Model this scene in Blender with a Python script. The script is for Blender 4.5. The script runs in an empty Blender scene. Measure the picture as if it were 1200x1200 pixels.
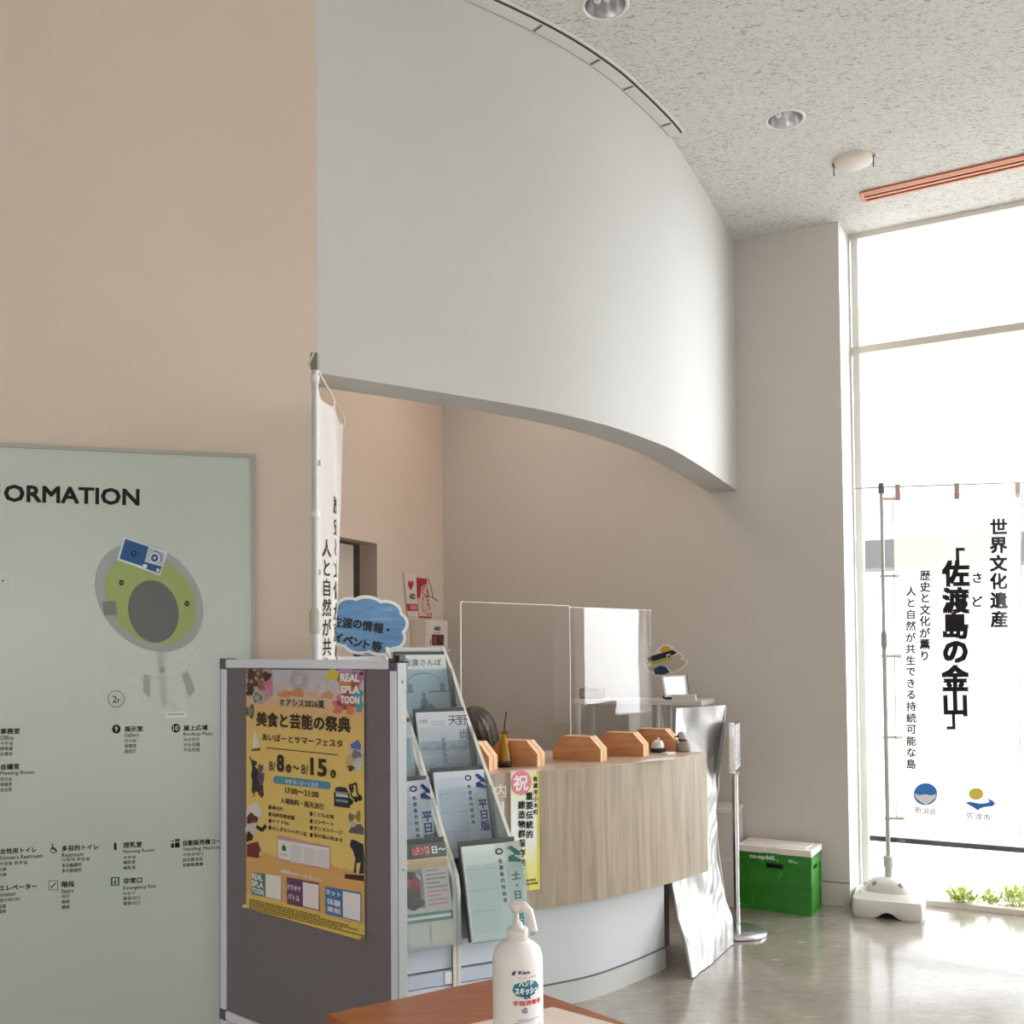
import bpy, bmesh, math, random
from math import sin, cos, pi, radians, sqrt, atan2, hypot, acos
from mathutils import Vector, Matrix, Euler, noise
V3 = Vector
random.seed(7)
SC = bpy.context.scene
COL = SC.collection

# ------------------------------------------------------------------ camera
EYE = 1.5; FPX = 1150.0; CX = 600.0; CY = 728.0
cam_data = bpy.data.cameras.new('camera'); cam = bpy.data.objects.new('camera', cam_data); COL.objects.link(cam)
cam.location = (0, 0, EYE)
cam.rotation_euler = (radians(90 + 1.7), radians(0.44), 0)
cam_data.sensor_width = 36; cam_data.sensor_fit = 'HORIZONTAL'
cam_data.lens = FPX / 1200 * 36
cam_data.shift_y = (CY - 600) / 1200
cam_data.clip_start = 0.05
SC.camera = cam
RM = cam.rotation_euler.to_matrix()
CAM = V3((0, 0, EYE))

# ------------------------------------------------------------------ world, lights, exposure
SC.view_settings.view_transform = 'Standard'; SC.view_settings.look = 'None'
SC.view_settings.gamma = 1; SC.view_settings.use_curve_mapping = False
SC.view_settings.exposure = 0.28
world = bpy.data.worlds.new('daylight'); SC.world = world; world.use_nodes = True
wbg = world.node_tree.nodes['Background']
wbg.inputs['Color'].default_value = (0.965, 0.965, 1.0, 1); wbg.inputs['Strength'].default_value = 1.0

# hazy sky: even brightness with a wide sun glow low on the right, out of view
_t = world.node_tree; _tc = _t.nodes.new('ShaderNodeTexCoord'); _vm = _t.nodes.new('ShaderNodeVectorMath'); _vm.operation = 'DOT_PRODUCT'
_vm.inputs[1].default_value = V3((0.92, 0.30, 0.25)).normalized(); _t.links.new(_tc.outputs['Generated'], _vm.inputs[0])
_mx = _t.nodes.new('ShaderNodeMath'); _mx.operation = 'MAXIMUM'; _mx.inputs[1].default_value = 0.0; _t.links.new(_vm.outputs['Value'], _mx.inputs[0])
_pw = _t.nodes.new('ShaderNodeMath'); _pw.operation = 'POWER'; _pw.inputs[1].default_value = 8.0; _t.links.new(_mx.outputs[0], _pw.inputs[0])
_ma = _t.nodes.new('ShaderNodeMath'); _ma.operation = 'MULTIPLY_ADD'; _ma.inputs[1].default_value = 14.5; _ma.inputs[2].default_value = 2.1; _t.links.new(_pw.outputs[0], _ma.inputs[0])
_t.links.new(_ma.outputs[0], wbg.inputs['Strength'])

def area(name, loc, aim, sx, sy, watts, col):
    d = bpy.data.lights.new(name, 'AREA'); d.shape = 'RECTANGLE'; d.size = sx; d.size_y = sy; d.energy = watts; d.color = col
    o = bpy.data.objects.new(name, d); COL.objects.link(o); o.location = loc
    o.rotation_euler = (V3(aim) - V3(loc)).to_track_quat('-Z', 'Y').to_euler()
    return o
# daylight through the tall glazing on the right; an added lamp fills in from behind the viewer
area('window_daylight', (7.3, 2.95, 2.05), (0.0, -2.0, 1.6), 4.2, 3.6, 175, (0.97, 0.97, 1.0))
area('rear_fill', (-0.5, -2.7, 1.3), (-0.6, 3.0, 1.0), 6.0, 2.2, 46, (1.0, 0.965, 0.96))

area('reception_ceiling_lamp', (0.0, 5.55, 3.7), (0.0, 5.6, 0), 0.8, 0.8, 10, (1.0, 0.86, 0.76))

# ------------------------------------------------------------------ picking points of the place along sight lines of the photograph
def ray(x, y): return RM @ V3(((x - CX) / FPX, -(y - CY) / FPX, -1.0))
def at_z(x, y, z):
    d = ray(x, y); return CAM + d * ((z - EYE) / d.z)
def at_y(x, y, Y):
    d = ray(x, y); return CAM + d * (Y / d.y)
class Frame:
    """a flat reference: origin, right, up, normal"""
    def __init__(s, o, u, v=(0, 0, 1)):
        s.o = V3(o); s.u = V3(u).normalized(); s.v = V3(v).normalized(); s.n = s.u.cross(s.v).normalized()
    def __call__(s, u, v, n=0.0): return s.o + s.u * u + s.v * v + s.n * n
    def px(s, x, y):
        d = ray(x, y); t = (s.o - CAM).dot(s.n) / d.dot(s.n); q = CAM + d * t - s.o
        return q.dot(s.u), q.dot(s.v)
    def pt(s, x, y, n=0.0):
        u, v = s.px(x, y); return s(u, v, n)
def flat(a): return V3((a[0], a[1], 0))

# ------------------------------------------------------------------ materials
def lin(c):
    c = c / 255.0
    return c / 12.92 if c <= 0.04045 else ((c + 0.055) / 1.055) ** 2.4
def rgb(t): return (lin(t[0]), lin(t[1]), lin(t[2]), 1)
MATS = {}
def mat(c, rough=0.6, metal=0.0, spec=0.5, alpha=1.0, coat=0.0):
    key = (tuple(c), rough, metal, spec, alpha, coat)
    if key in MATS: return MATS[key]
    m = bpy.data.materials.new('paint_%d' % len(MATS)); m.use_nodes = True
    b = m.node_tree.nodes['Principled BSDF']
    b.inputs['Base Color'].default_value = rgb(c); b.inputs['Roughness'].default_value = rough
    b.inputs['Metallic'].default_value = metal; b.inputs['Specular IOR Level'].default_value = spec
    b.inputs['Alpha'].default_value = alpha; b.inputs['Coat Weight'].default_value = coat
    MATS[key] = m; return m
class NT:
    def __init__(s, name):
        s.m = bpy.data.materials.new(name); s.m.use_nodes = True; s.t = s.m.node_tree
        s.b = s.t.nodes['Principled BSDF']; s.out = s.t.nodes['Material Output']
    def n(s, typ, **kw):
        q = s.t.nodes.new(typ)
        for k, v in kw.items():
            if k in q.inputs: q.inputs[k].default_value = v
            else: setattr(q, k, v)
        return q
    def l(s, a, b): s.t.links.new(a, b)
    def coords(s, scale=(1, 1, 1), kind='Object', rot=(0, 0, 0)):
        tc = s.n('ShaderNodeTexCoord'); mp = s.n('ShaderNodeMapping'); mp.inputs['Scale'].default_value = scale; mp.inputs['Rotation'].default_value = rot
        s.l(tc.outputs[kind], mp.inputs['Vector']); return mp.outputs['Vector']
    def noise(s, vec, scale=5.0, detail=4.0, rough=0.55, dist=0.0):
        q = s.n('ShaderNodeTexNoise'); s.l(vec, q.inputs['Vector'])
        q.inputs['Scale'].default_value = scale; q.inputs['Detail'].default_value = detail; q.inputs['Roughness'].default_value = rough; q.inputs['Distortion'].default_value = dist
        return q.outputs['Fac']
    def ramp(s, fac, stops):
        q = s.n('ShaderNodeValToRGB'); e = q.color_ramp.elements
        while len(e) < len(stops): e.new(0.5)
        for k, (p, c) in enumerate(stops): e[k].position = p; e[k].color = rgb(c) if len(c) == 3 else c
        s.l(fac, q.inputs['Fac']); return q.outputs['Color']
    def bump(s, h, strength, dist=0.01):
        q = s.n('ShaderNodeBump'); q.inputs['Strength'].default_value = strength; q.inputs['Distance'].default_value = dist
        s.l(h, q.inputs['Height']); s.l(q.outputs['Normal'], s.b.inputs['Normal'])

def plaster(name, c1, c2, rough=0.85):
    t = NT(name); v = t.coords()
    t.l(t.ramp(t.noise(v, 1.3, 3), [(0.3, c1), (0.7, c2)]), t.b.inputs['Base Color'])
    t.b.inputs['Roughness'].default_value = rough; t.b.inputs['Specular IOR Level'].default_value = 0.3
    t.bump(t.noise(v, 120, 2), 0.06, 0.002); return t.m
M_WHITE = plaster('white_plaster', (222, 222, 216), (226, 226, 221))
M_LEFT = plaster('warm_plaster', (222, 206, 190), (226, 211, 195))
M_RECEPT = plaster('beige_plaster', (224, 208, 192), (228, 213, 198))
M_BACK = plaster('grey_plaster', (210, 204, 197), (214, 208, 201))
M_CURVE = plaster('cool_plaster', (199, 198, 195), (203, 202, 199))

def m_floor():
    t = NT('polished_concrete'); v = t.coords()
    a = t.noise(v, 1.1, 6, 0.62, 0.6); b = t.noise(t.coords((3, 9, 3)), 3.2, 5, 0.6, 0.8)
    mx = t.n('ShaderNodeMath', operation='MULTIPLY_ADD'); t.l(b, mx.inputs[0]); mx.inputs[1].default_value = 0.5; t.l(a, mx.inputs[2])
    t.l(t.ramp(mx.outputs[0], [(0.45, (124, 116, 104)), (0.75, (158, 150, 138)), (0.98, (182, 175, 163))]), t.b.inputs['Base Color'])
    r = t.n('ShaderNodeMapRange'); t.l(b, r.inputs[0]); r.inputs[3].default_value = 0.14; r.inputs[4].default_value = 0.34
    t.l(r.outputs[0], t.b.inputs['Roughness']); t.b.inputs['Specular IOR Level'].default_value = 0.55
    t.b.inputs['Coat Weight'].default_value = 0.6; t.b.inputs['Coat Roughness'].default_value = 0.12
    t.bump(t.noise(v, 7, 4, 0.6, 0.4), 0.14, 0.02); return t.m
M_FLOOR = m_floor()
def m_ceiling():
    t = NT('rockwool_ceiling'); v = t.coords((1, 1, 1), rot=(0, 0, 0.45)); s = t.coords((1, 2.6, 1), rot=(0, 0, 0.45))
    a = t.noise(s, 34, 3, 0.5, 1.6); b = t.noise(v, 5, 2)
    mm = t.n('ShaderNodeMath', operation='MULTIPLY_ADD'); t.l(b, mm.inputs[0]); mm.inputs[1].default_value = 0.12; t.l(a, mm.inputs[2])
    t.l(t.ramp(mm.outputs[0], [(0.40, (166, 163, 160)), (0.48, (216, 214, 211)), (0.62, (226, 224, 221)), (0.8, (232, 231, 228))]), t.b.inputs['Base Color'])
    t.b.inputs['Roughness'].default_value = 0.95; t.b.inputs['Specular IOR Level'].default_value = 0.2
    t.bump(a, 0.35, 0.008); return t.m
M_CEIL = m_ceiling()
def m_wood(name, stops, scale, sub=18, rough=0.45, rot=(0, 0, 0), coat=0.0, kind='Object'):
    t = NT(name); v = t.coords(scale, rot=rot, kind=kind)
    t.l(t.ramp(t.noise(v, sub, 5, 0.6, 0.5), stops), t.b.inputs['Base Color'])
    t.b.inputs['Roughness'].default_value = rough; t.b.inputs['Coat Weight'].default_value = coat; return t.m
M_LAMINATE = m_wood('grey_oak_laminate', [(0.3, (152, 138, 119)), (0.5, (173, 158, 138)), (0.72, (194, 181, 162))], (1, 1, 0.06), 26, 0.5)
M_COUNTERTOP = m_wood('counter_top_oak', [(0.3, (178, 156, 134)), (0.6, (198, 178, 158)), (0.8, (210, 192, 172))], (1, 0.1, 1), 20, 0.3, (0, 0, 0.7))
M_PINE = m_wood('honey_pine', [(0.3, (186, 122, 76)), (0.55, (205, 144, 96)), (0.75, (218, 162, 116))], (0.2, 0.2, 1.4), 30, 0.5)
M_PINE_END = m_wood('pine_end_grain', [(0.3, (206, 158, 112)), (0.6, (226, 186, 142)), (0.8, (238, 204, 165))], (1.5, 1.5, 0.5), 40, 0.55)
M_TABLE = m_wood('brown_veneer', [(0.3, (146, 82, 46)), (0.5, (164, 96, 56)), (0.75, (180, 112, 68))], (0.5, 4, 1), 6, 0.32, (0, 0, -0.6), 0.15)
M_ALU = mat((232, 236, 252), 0.3, 0.1)
M_CHROME = mat((225, 225, 228), 0.08, 1.0)
M_STEEL = mat((150, 152, 155), 0.35, 0.8)
M_BLACK = mat((22, 22, 24), 0.5)
M_INK = mat((34, 34, 36), 0.7, 0, 0.2)
M_OFFWHITE = mat((236, 233, 226), 0.5)
M_PAPER = mat((238, 236, 230), 0.6, 0, 0.3)
M_WPLASTIC = mat((232, 230, 224), 0.35)

def m_thin_glass(name, tint, refl, rough=0.0, ior=1.5):
    t = NT(name); t.t.nodes.remove(t.b)
    tr = t.n('ShaderNodeBsdfTransparent'); tr.inputs['Color'].default_value = tint
    gl = t.n('ShaderNodeBsdfGlossy'); gl.inputs['Roughness'].default_value = rough
    fr = t.n('ShaderNodeFresnel'); ge = t.n('ShaderNodeNewGeometry'); fb = t.n('ShaderNodeMath', operation='MULTIPLY_ADD')
    t.l(ge.outputs['Backfacing'], fb.inputs[0]); fb.inputs[1].default_value = 1 / ior - ior; fb.inputs[2].default_value = ior; t.l(fb.outputs[0], fr.inputs['IOR'])
    mu = t.n('ShaderNodeMath', operation='MULTIPLY'); mu.use_clamp = True; t.l(fr.outputs[0], mu.inputs[0]); mu.inputs[1].default_value = refl
    mx = t.n('ShaderNodeMixShader'); t.l(mu.outputs[0], mx.inputs[0]); t.l(tr.outputs[0], mx.inputs[1]); t.l(gl.outputs[0], mx.inputs[2])
    t.l(mx.outputs[0], t.out.inputs['Surface']); return t.m
M_GLASS = m_thin_glass('window_glass', (0.97, 0.985, 0.98, 1), 1.0)
M_ACRYLIC = m_thin_glass('clear_acrylic', (0.985, 0.985, 0.985, 1), 0.8)
M_POCKET = m_thin_glass('smoky_acrylic', (0.93, 0.96, 0.97, 1), 1.4, 0.05)
def m_cloth():
    t = NT('white_banner_cloth'); t.t.nodes.remove(t.b)
    d = t.n('ShaderNodeBsdfDiffuse'); d.inputs['Color'].default_value = (0.86, 0.85, 0.82, 1)
    tl = t.n('ShaderNodeBsdfTranslucent'); tl.inputs['Color'].default_value = (0.9, 0.88, 0.84, 1)
    tp = t.n('ShaderNodeBsdfTransparent')
    m1 = t.n('ShaderNodeMixShader'); m1.inputs[0].default_value = 0.30; t.l(d.outputs[0], m1.inputs[1]); t.l(tl.outputs[0], m1.inputs[2])
    m2 = t.n('ShaderNodeMixShader'); m2.inputs[0].default_value = 0.2; t.l(m1.outputs[0], m2.inputs[1]); t.l(tp.outputs[0], m2.inputs[2])
    t.l(m2.outputs[0], t.out.inputs['Surface']); return t.m
M_CLOTH = m_cloth()

# ------------------------------------------------------------------ mesh building
class MB:
    """collects shapes in world coordinates, then links them as one mesh object"""
    def __init__(s): s.v = []; s.f = []; s.mi = []; s.sm = []; s.mats = []
    def _m(s, m):
        if m not in s.mats: s.mats.append(m)
        return s.mats.index(m)
    def add(s, verts, faces, m, smooth=False):
        k = len(s.v); i = s._m(m); s.v += [V3(p) for p in verts]
        for f in faces: s.f.append([k + q for q in f]); s.mi.append(i); s.sm.append(smooth)
        return s
    def hexa(s, b, t, m):      # four bottom corners, four top corners
        return s.add(list(b) + list(t), [(3, 2, 1, 0), (4, 5, 6, 7), (0, 1, 5, 4), (1, 2, 6, 5), (2, 3, 7, 6), (3, 0, 4, 7)], m)
    def box(s, c, size, m, R=None):
        c = V3(c); x, y, z = [q / 2 for q in size]; R = R or Matrix.Identity(3)
        P = [c + R @ V3(p) for p in ((-x, -y, -z), (x, -y, -z), (x, y, -z), (-x, y, -z), (-x, -y, z), (x, -y, z), (x, y, z), (-x, y, z))]
        return s.hexa(P[:4], P[4:], m)
    def fbox(s, F, u0, u1, v0, v1, n0, n1, m):
        return s.hexa([F(u0, v0, n0), F(u1, v0, n0), F(u1, v0, n1), F(u0, v0, n1)], [F(u0, v1, n0), F(u1, v1, n0), F(u1, v1, n1), F(u0, v1, n1)], m)
    def prism(s, pts, off, m, msides=None, smooth=False):
        pts = [V3(p) for p in pts]; off = V3(off); n = len(pts)
        s.add(pts, [tuple(range(n))], m); s.add([p + off for p in pts], [tuple(range(n))[::-1]], m)
        s.add(pts + [p + off for p in pts], [(i, (i + 1) % n, n + (i + 1) % n, n + i) for i in range(n)], msides or m, smooth); return s
    def tube(s, pts, r, m, seg=12, caps=True):
        pts = [V3(p) for p in pts]; rs = r if isinstance(r, (list, tuple)) else [r] * len(pts); V = []; up = None
        for i, p in enumerate(pts):
            d = (pts[min(i + 1, len(pts) - 1)] - pts[max(i - 1, 0)]).normalized()
            if up is None: up = V3((0, 0, 1)) if abs(d.z) < 0.9 else V3((1, 0, 0))
            a = d.cross(up).normalized(); b = a.cross(d).normalized(); up = b
            V += [p + (a * cos(2 * pi * k / seg) + b * sin(2 * pi * k / seg)) * rs[i] for k in range(seg)]
        F = [(i * seg + k, i * seg + (k + 1) % seg, (i + 1) * seg + (k + 1) % seg, (i + 1) * seg + k) for i in range(len(pts) - 1) for k in range(seg)]
        s.add(V, F, m, True)
        if caps: s.add(V[:seg], [tuple(range(seg))[::-1]], m); s.add(V[-seg:], [tuple(range(seg))], m)
        return s
    def lathe(s, prof, c, m, seg=32, axis=(0, 0, 1)):
        c = V3(c); q = V3((0, 0, 1)).rotation_difference(V3(axis)).to_matrix(); V = []
        for r, z in prof: V += [c + q @ V3((max(r, 1e-5) * cos(2 * pi * k / seg), max(r, 1e-5) * sin(2 * pi * k / seg), z)) for k in range(seg)]
        F = [(i * seg + k, i * seg + (k + 1) % seg, (i + 1) * seg + (k + 1) % seg, (i + 1) * seg + k) for i in range(len(prof) - 1) for k in range(seg)]
        return s.add(V, F, m, True)
    def grid(s, fn, nu, nv, m, smooth=True):
        V = [fn(i / nu, j / nv) for j in range(nv + 1) for i in range(nu + 1)]
        F = [(j * (nu + 1) + i, j * (nu + 1) + i + 1, (j + 1) * (nu + 1) + i + 1, (j + 1) * (nu + 1) + i) for j in range(nv) for i in range(nu)]
        return s.add(V, F, m, smooth)
    def build(s, name, parent=None, bevel=0.0, seg=2, solid=0.0, sub=0, weld=False, fix=True, origin=None):
        me = bpy.data.meshes.new(name)
        if parent is not None: base = root_loc(parent)
        elif origin is not None: base = V3(origin)
        else:
            lo = V3([min(p[i] for p in s.v) for i in range(3)]); hi = V3([max(p[i] for p in s.v) for i in range(3)])
            base = V3(((lo.x + hi.x) / 2, (lo.y + hi.y) / 2, lo.z))
        me.from_pydata([p - base for p in s.v], [], s.f)
        for m in s.mats: me.materials.append(m)
        for p, i, q in zip(me.polygons, s.mi, s.sm): p.material_index = i; p.use_smooth = q
        if fix or weld:
            bm = bmesh.new(); bm.from_mesh(me)
            if weld: bmesh.ops.remove_doubles(bm, verts=bm.verts, dist=1e-5)
            if fix: bmesh.ops.recalc_face_normals(bm, faces=bm.faces)
            bm.to_mesh(me); bm.free()
        o = bpy.data.objects.new(name, me); COL.objects.link(o)
        if parent is not None: o.parent = parent
        else: o.location = base
        if solid: q = o.modifiers.new('thickness', 'SOLIDIFY'); q.thickness = solid; q.offset = 0
        if sub: q = o.modifiers.new('smooth', 'SUBSURF'); q.levels = sub; q.render_levels = sub
        if bevel:
            if not weld:
                bm = bmesh.new(); bm.from_mesh(me); bmesh.ops.remove_doubles(bm, verts=bm.verts, dist=1e-5); bm.to_mesh(me); bm.free()
            q = o.modifiers.new('edge', 'BEVEL'); q.width = bevel; q.segments = seg; q.limit_method = 'ANGLE'; q.angle_limit = radians(40)
        return o
def root_loc(o):
    while o.parent is not None: o = o.parent
    return o.location.copy()
def tag(o, label, cat, group=None):
    o['label'] = label; o['category'] = cat
    if group: o['group'] = group
    return o
def thing(name, label, cat, loc, group=None):
    o = bpy.data.objects.new(name, None); COL.objects.link(o); o.location = loc; o.empty_display_size = 0.05
    return tag(o, label, cat, group)
def struct(mb, name, **k):
    o = mb.build(name, **k); o['kind'] = 'structure'; return o

# ------------------------------------------------------------------ lettering and flat marks on a surface
GLYPHS = {}
BOLD = ((0, 0), (1, 1), (-1, 1), (1, -1), (-1, -1))      # a heavier weight is printed over itself, slightly shifted
def glyphs(s):
    key = s
    if key not in GLYPHS:
        cu = bpy.data.curves.new('t', 'FONT'); cu.body = s; cu.size = 1; cu.resolution_u = 2; cu.dimensions = '2D'; cu.fill_mode = 'BOTH'
        ob = bpy.data.objects.new('t', cu); COL.objects.link(ob); bpy.context.view_layer.update()
        me = bpy.data.meshes.new_from_object(ob.evaluated_get(bpy.context.evaluated_depsgraph_get()))
        GLYPHS[key] = ([(v.co.x, v.co.y) for v in me.vertices], [tuple(p.vertices) for p in me.polygons])
        bpy.data.objects.remove(ob); bpy.data.curves.remove(cu); bpy.data.meshes.remove(me)
    return GLYPHS[key]
class Marks(MB):
    """marks printed on a surface; surf(u, v, n) gives the point, px(x, y) the u, v under a sight line"""
    def __init__(s, surf, px=None, lift=0.0006): super().__init__(); s.fine = 0; s.surf = surf; s.pxf = px or getattr(surf, 'px', None); s.lift = lift
    def put(s, uv, faces, m, layer):
        if s.fine:
            bm = bmesh.new(); V = [bm.verts.new((u, v, 0)) for u, v in uv]
            for f in faces:
                try: bm.faces.new([V[i] for i in f])
                except ValueError: pass
            bmesh.ops.triangulate(bm, faces=bm.faces)
            for _ in range(6):
                E = [e for e in bm.edges if e.calc_length() > s.fine]
                if not E: break
                bmesh.ops.subdivide_edges(bm, edges=E, cuts=1); bmesh.ops.triangulate(bm, faces=bm.faces)
            bm.verts.index_update(); uv = [(v.co.x, v.co.y) for v in bm.verts]; faces = [tuple(v.index for v in f.verts) for f in bm.faces]; bm.free()
        return s.add([s.surf(u, v, s.lift * layer) for u, v in uv], faces, m)
    def poly(s, uv, m, layer=1): return s.put(uv, [tuple(range(len(uv)))], m, layer)
    def ppoly(s, pts, m, layer=1): return s.poly([s.pxf(*p) for p in pts], m, layer)
    def rect(s, u0, v0, u1, v1, m, layer=1): return s.poly([(u0, v0), (u1, v0), (u1, v1), (u0, v1)], m, layer)
    def ell(s, u, v, ru, rv, m, layer=1, corr=0.0, seg=32, a0=0.0, a1=2 * pi):
        d = acos(corr); return s.poly([(u + ru * cos(a0 + (a1 - a0) * k / seg), v + rv * sin(a0 + (a1 - a0) * k / seg + (pi / 2 - d))) for k in range(seg)], m, layer)
    def pell(s, x, y, rx, ry, m, layer=1, corr=0.0, seg=32):
        d = acos(corr); return s.ppoly([(x + rx * cos(2 * pi * k / seg), y + ry * cos(2 * pi * k / seg - d)) for k in range(seg)], m, layer)
    def ring(s, x, y, rx, ry, w, m, layer=1, seg=40, corr=0.0):
        d = acos(corr); P = [s.pxf(x + (rx - q) * cos(2 * pi * k / seg), y + (ry - q) * cos(2 * pi * k / seg - d)) for q in (0, w) for k in range(seg)]
        return s.add([s.surf(u, v, s.lift * layer) for u, v in P], [(k, (k + 1) % seg, seg + (k + 1) % seg, seg + k) for k in range(seg)], m)
    def line(s, pts, w, m, layer=1):      # pixel polyline, width in metres
        Q = [V3((*s.pxf(*p), 0)) for p in pts]
        for a, b in zip(Q, Q[1:]):
            d = (b - a).normalized(); n = V3((-d.y, d.x, 0)) * w / 2
            s.poly([(a - n)[:2], (b - n)[:2], (b + n)[:2], (a + n)[:2]], m, layer)
        return s
    def text(s, t, u0, u1, v0, v1, m, layer=1, bold=0.0):
        P, F = glyphs(t)
        if not P: return s
        xa = min(p[0] for p in P) - bold; xb = max(p[0] for p in P) + bold; ya = min(p[1] for p in P) - bold; yb = max(p[1] for p in P) + bold
        ku = (u1 - u0) / max(xb - xa, 1e-6); kv = (v1 - v0) / max(yb - ya, 1e-6)
        for i, (bx, by) in enumerate(BOLD if bold else BOLD[:1]): s.put([(u0 + (x + bx * bold - xa) * ku, v0 + (y + by * bold - ya) * kv) for x, y in P], F, m, layer + i * 0.1)
        return s
    def ptext(s, t, xl, xr, ytop, ybase, m, layer=1, bold=0.0):   # box given on the left edge of the words
        u0, v0 = s.pxf(xl, ybase); _, v1 = s.pxf(xl, ytop)
        # the right end lies on the same level line: step along it
        a, b = u0, u0 + 3.0
        for _i in range(40):
            mid = (a + b) / 2
            P = RM.transposed() @ (s.surf(mid, v0, 0) - CAM); X = CX + FPX * P.x / -P.z
            if X < xr: a = mid
            else: b = mid
        return s.text(t, u0, a, v0, v1, m, layer, bold)
    def char(s, c, u, v, size, m, layer=1, bold=0.0, sx=1.0):
        P, F = glyphs(c)
        if not P: return s
        xa = min(p[0] for p in P); xb = max(p[0] for p in P); ya = min(p[1] for p in P); yb = max(p[1] for p in P); k = size * 1.02
        for i, (bx, by) in enumerate(BOLD if bold else BOLD[:1]): s.add([s.surf(u + (x + bx * bold - (xa + xb) / 2) * k * sx, v + (y + by * bold - (ya + yb) / 2) * k, s.lift * (layer + i * 0.1)) for x, y in P], F, m)
        return s
# ------------------------------------------------------------------ the plan of the room
A = at_z(996.5, 1062.5, 0)                                   # back wall ends here, at the tall window
_d = ray(979, 260); ZC = (CAM + _d * (A.y / _d.y)).z          # ceiling height
B = at_z(860, 282, ZC); B.z = 0                              # curved wall meets the back wall
_d = ray(861, 575); ZS = (CAM + _d * (B.y / _d.y)).z          # underside of the curved wall
WB = (A - B).normalized()                                    # along the back wall, left to right
NB = V3((WB.y, -WB.x, 0)).normalized()                       # back wall faces the hall
E0 = at_z(372, 437, ZS); E0.z = 0                            # end of the sign wall
DL = V3((cos(radians(15.5)), sin(radians(15.5)), 0)); NL = V3((DL.y, -DL.x, 0))
WD = (flat(at_z(1200, 195, ZC)) - flat(at_z(1015, 235, ZC))).normalized()      # along the window, towards the viewer
WN = V3((-WD.y, WD.x, 0))                                    # outwards
if WN.y < 0: WN = -WN

# corner between the back wall and the reception side wall, under x = 520
_d = ray(519, 600); _r = V3((_d.x, _d.y, 0))
def cross2(p, d, q, e):
    det = d.x * -e.y + e.x * d.y; w = q - p
    return p + d * ((w.x * -e.y + e.x * w.y) / det)
K = cross2(A, WB, V3((0, 0, 0)), _r)
DI = V3((-0.40, -0.917, 0)).normalized(); NI = V3((-DI.y, DI.x, 0)); NI = NI if NI.x > 0 else -NI

# floor and ceiling
struct(MB().add([(-9, -4, 0), (10, -4, 0), (10, 9.5, 0), (-9, 9.5, 0), (-9, -4, -0.2), (10, -4, -0.2), (10, 9.5, -0.2), (-9, 9.5, -0.2)],
        [(0, 1, 2, 3), (4, 7, 6, 5), (0, 4, 5, 1), (1, 5, 6, 2), (2, 6, 7, 3), (3, 7, 4, 0)], M_FLOOR), 'floor', origin=(0, 0, 0))
OUT = 0.26                                                   # depth of the window reveal
A2 = A + WN * OUT
cpoly = [V3((-5.2, -3.2, ZC)), V3((9.5, -3.2, ZC)), A2 + WD * 8.4 + V3((0, 0, ZC)), A2 + V3((0, 0, ZC)), A - NB * 0.3 + V3((0, 0, ZC)), K - NB * 0.3 - WB * 2.8 + V3((0, 0, ZC)), V3((-5.2, 8.6, ZC))]
ceil = struct(MB().prism(cpoly, (0, 0, 0.25), M_CEIL), 'ceiling', origin=(0, 0, ZC), weld=True)
cut = MB()
for x_, y_ in ((709, 6), (920, 140)): cut.lathe([(0, -0.05), (0.079, -0.05), (0.079, 0.075), (0, 0.075)], at_z(x_, y_, ZC), M_BLACK, 40)
cut = cut.build('cutter', weld=True); q = ceil.modifiers.new('holes', 'BOOLEAN'); q.object = cut; q.operation = 'DIFFERENCE'; q.solver = 'EXACT'
bpy.context.view_layer.update(); me_ = bpy.data.meshes.new_from_object(ceil.evaluated_get(bpy.context.evaluated_depsgraph_get())); ceil.modifiers.clear(); ceil.data = me_
bpy.data.objects.remove(cut)

# back wall: one straight wall from the reception corner to the window
def wall(name, p, q, thick_dir, t, z0, z1, m, m2=None):
    p = V3(p); q = V3(q); o = thick_dir * t
    b = [V3((a.x, a.y, z0)) for a in (p, q, q + o, p + o)]; tt = [V3((a.x, a.y, z1)) for a in (p, q, q + o, p + o)]
    return struct(MB().hexa(b, tt, m), name)
wall('wall_back', K - WB * 2.8, A, -NB, 0.28, 0, ZC, M_BACK)
bb = MB(); f = Frame(B, WB)
bb.hexa([K + NB * 0.0, A, A + NB * 0.008, K + NB * 0.008], [q + V3((0, 0, 0.13)) for q in (K, A, A + NB * 0.008, K + NB * 0.008)], M_BACK)
bb.hexa([q + V3((0, 0, 0.13)) for q in (K, A, A + NB * 0.003, K + NB * 0.003)], [q + V3((0, 0, 0.136)) for q in (K, A, A + NB * 0.003, K + NB * 0.003)], mat((120, 114, 106), 0.9))
struct(bb, 'baseboard_back')

# sign wall on the left
wall('wall_left', E0 - DL * 4.6, E0, -NL, 0.16, 0, ZC, M_LEFT)
# the rest of the hall, behind and beside the viewer
wall('wall_far_left', V3((-5.0, -3.1, 0)), E0 - DL * 4.5, V3((-1, 0, 0)), 0.2, 0, ZC, M_LEFT)
wall('wall_far_right', V3((9.3, -3.1, 0)), A2 + WD * 8.4, V3((1, 0, 0)), 0.2, 0, ZC, M_WHITE)
wall('wall_rear', V3((-5.0, -3.1, 0)), V3((9.3, -3.1, 0)), V3((0, -1, 0)), 0.2, 0, ZC, M_WHITE)

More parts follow.
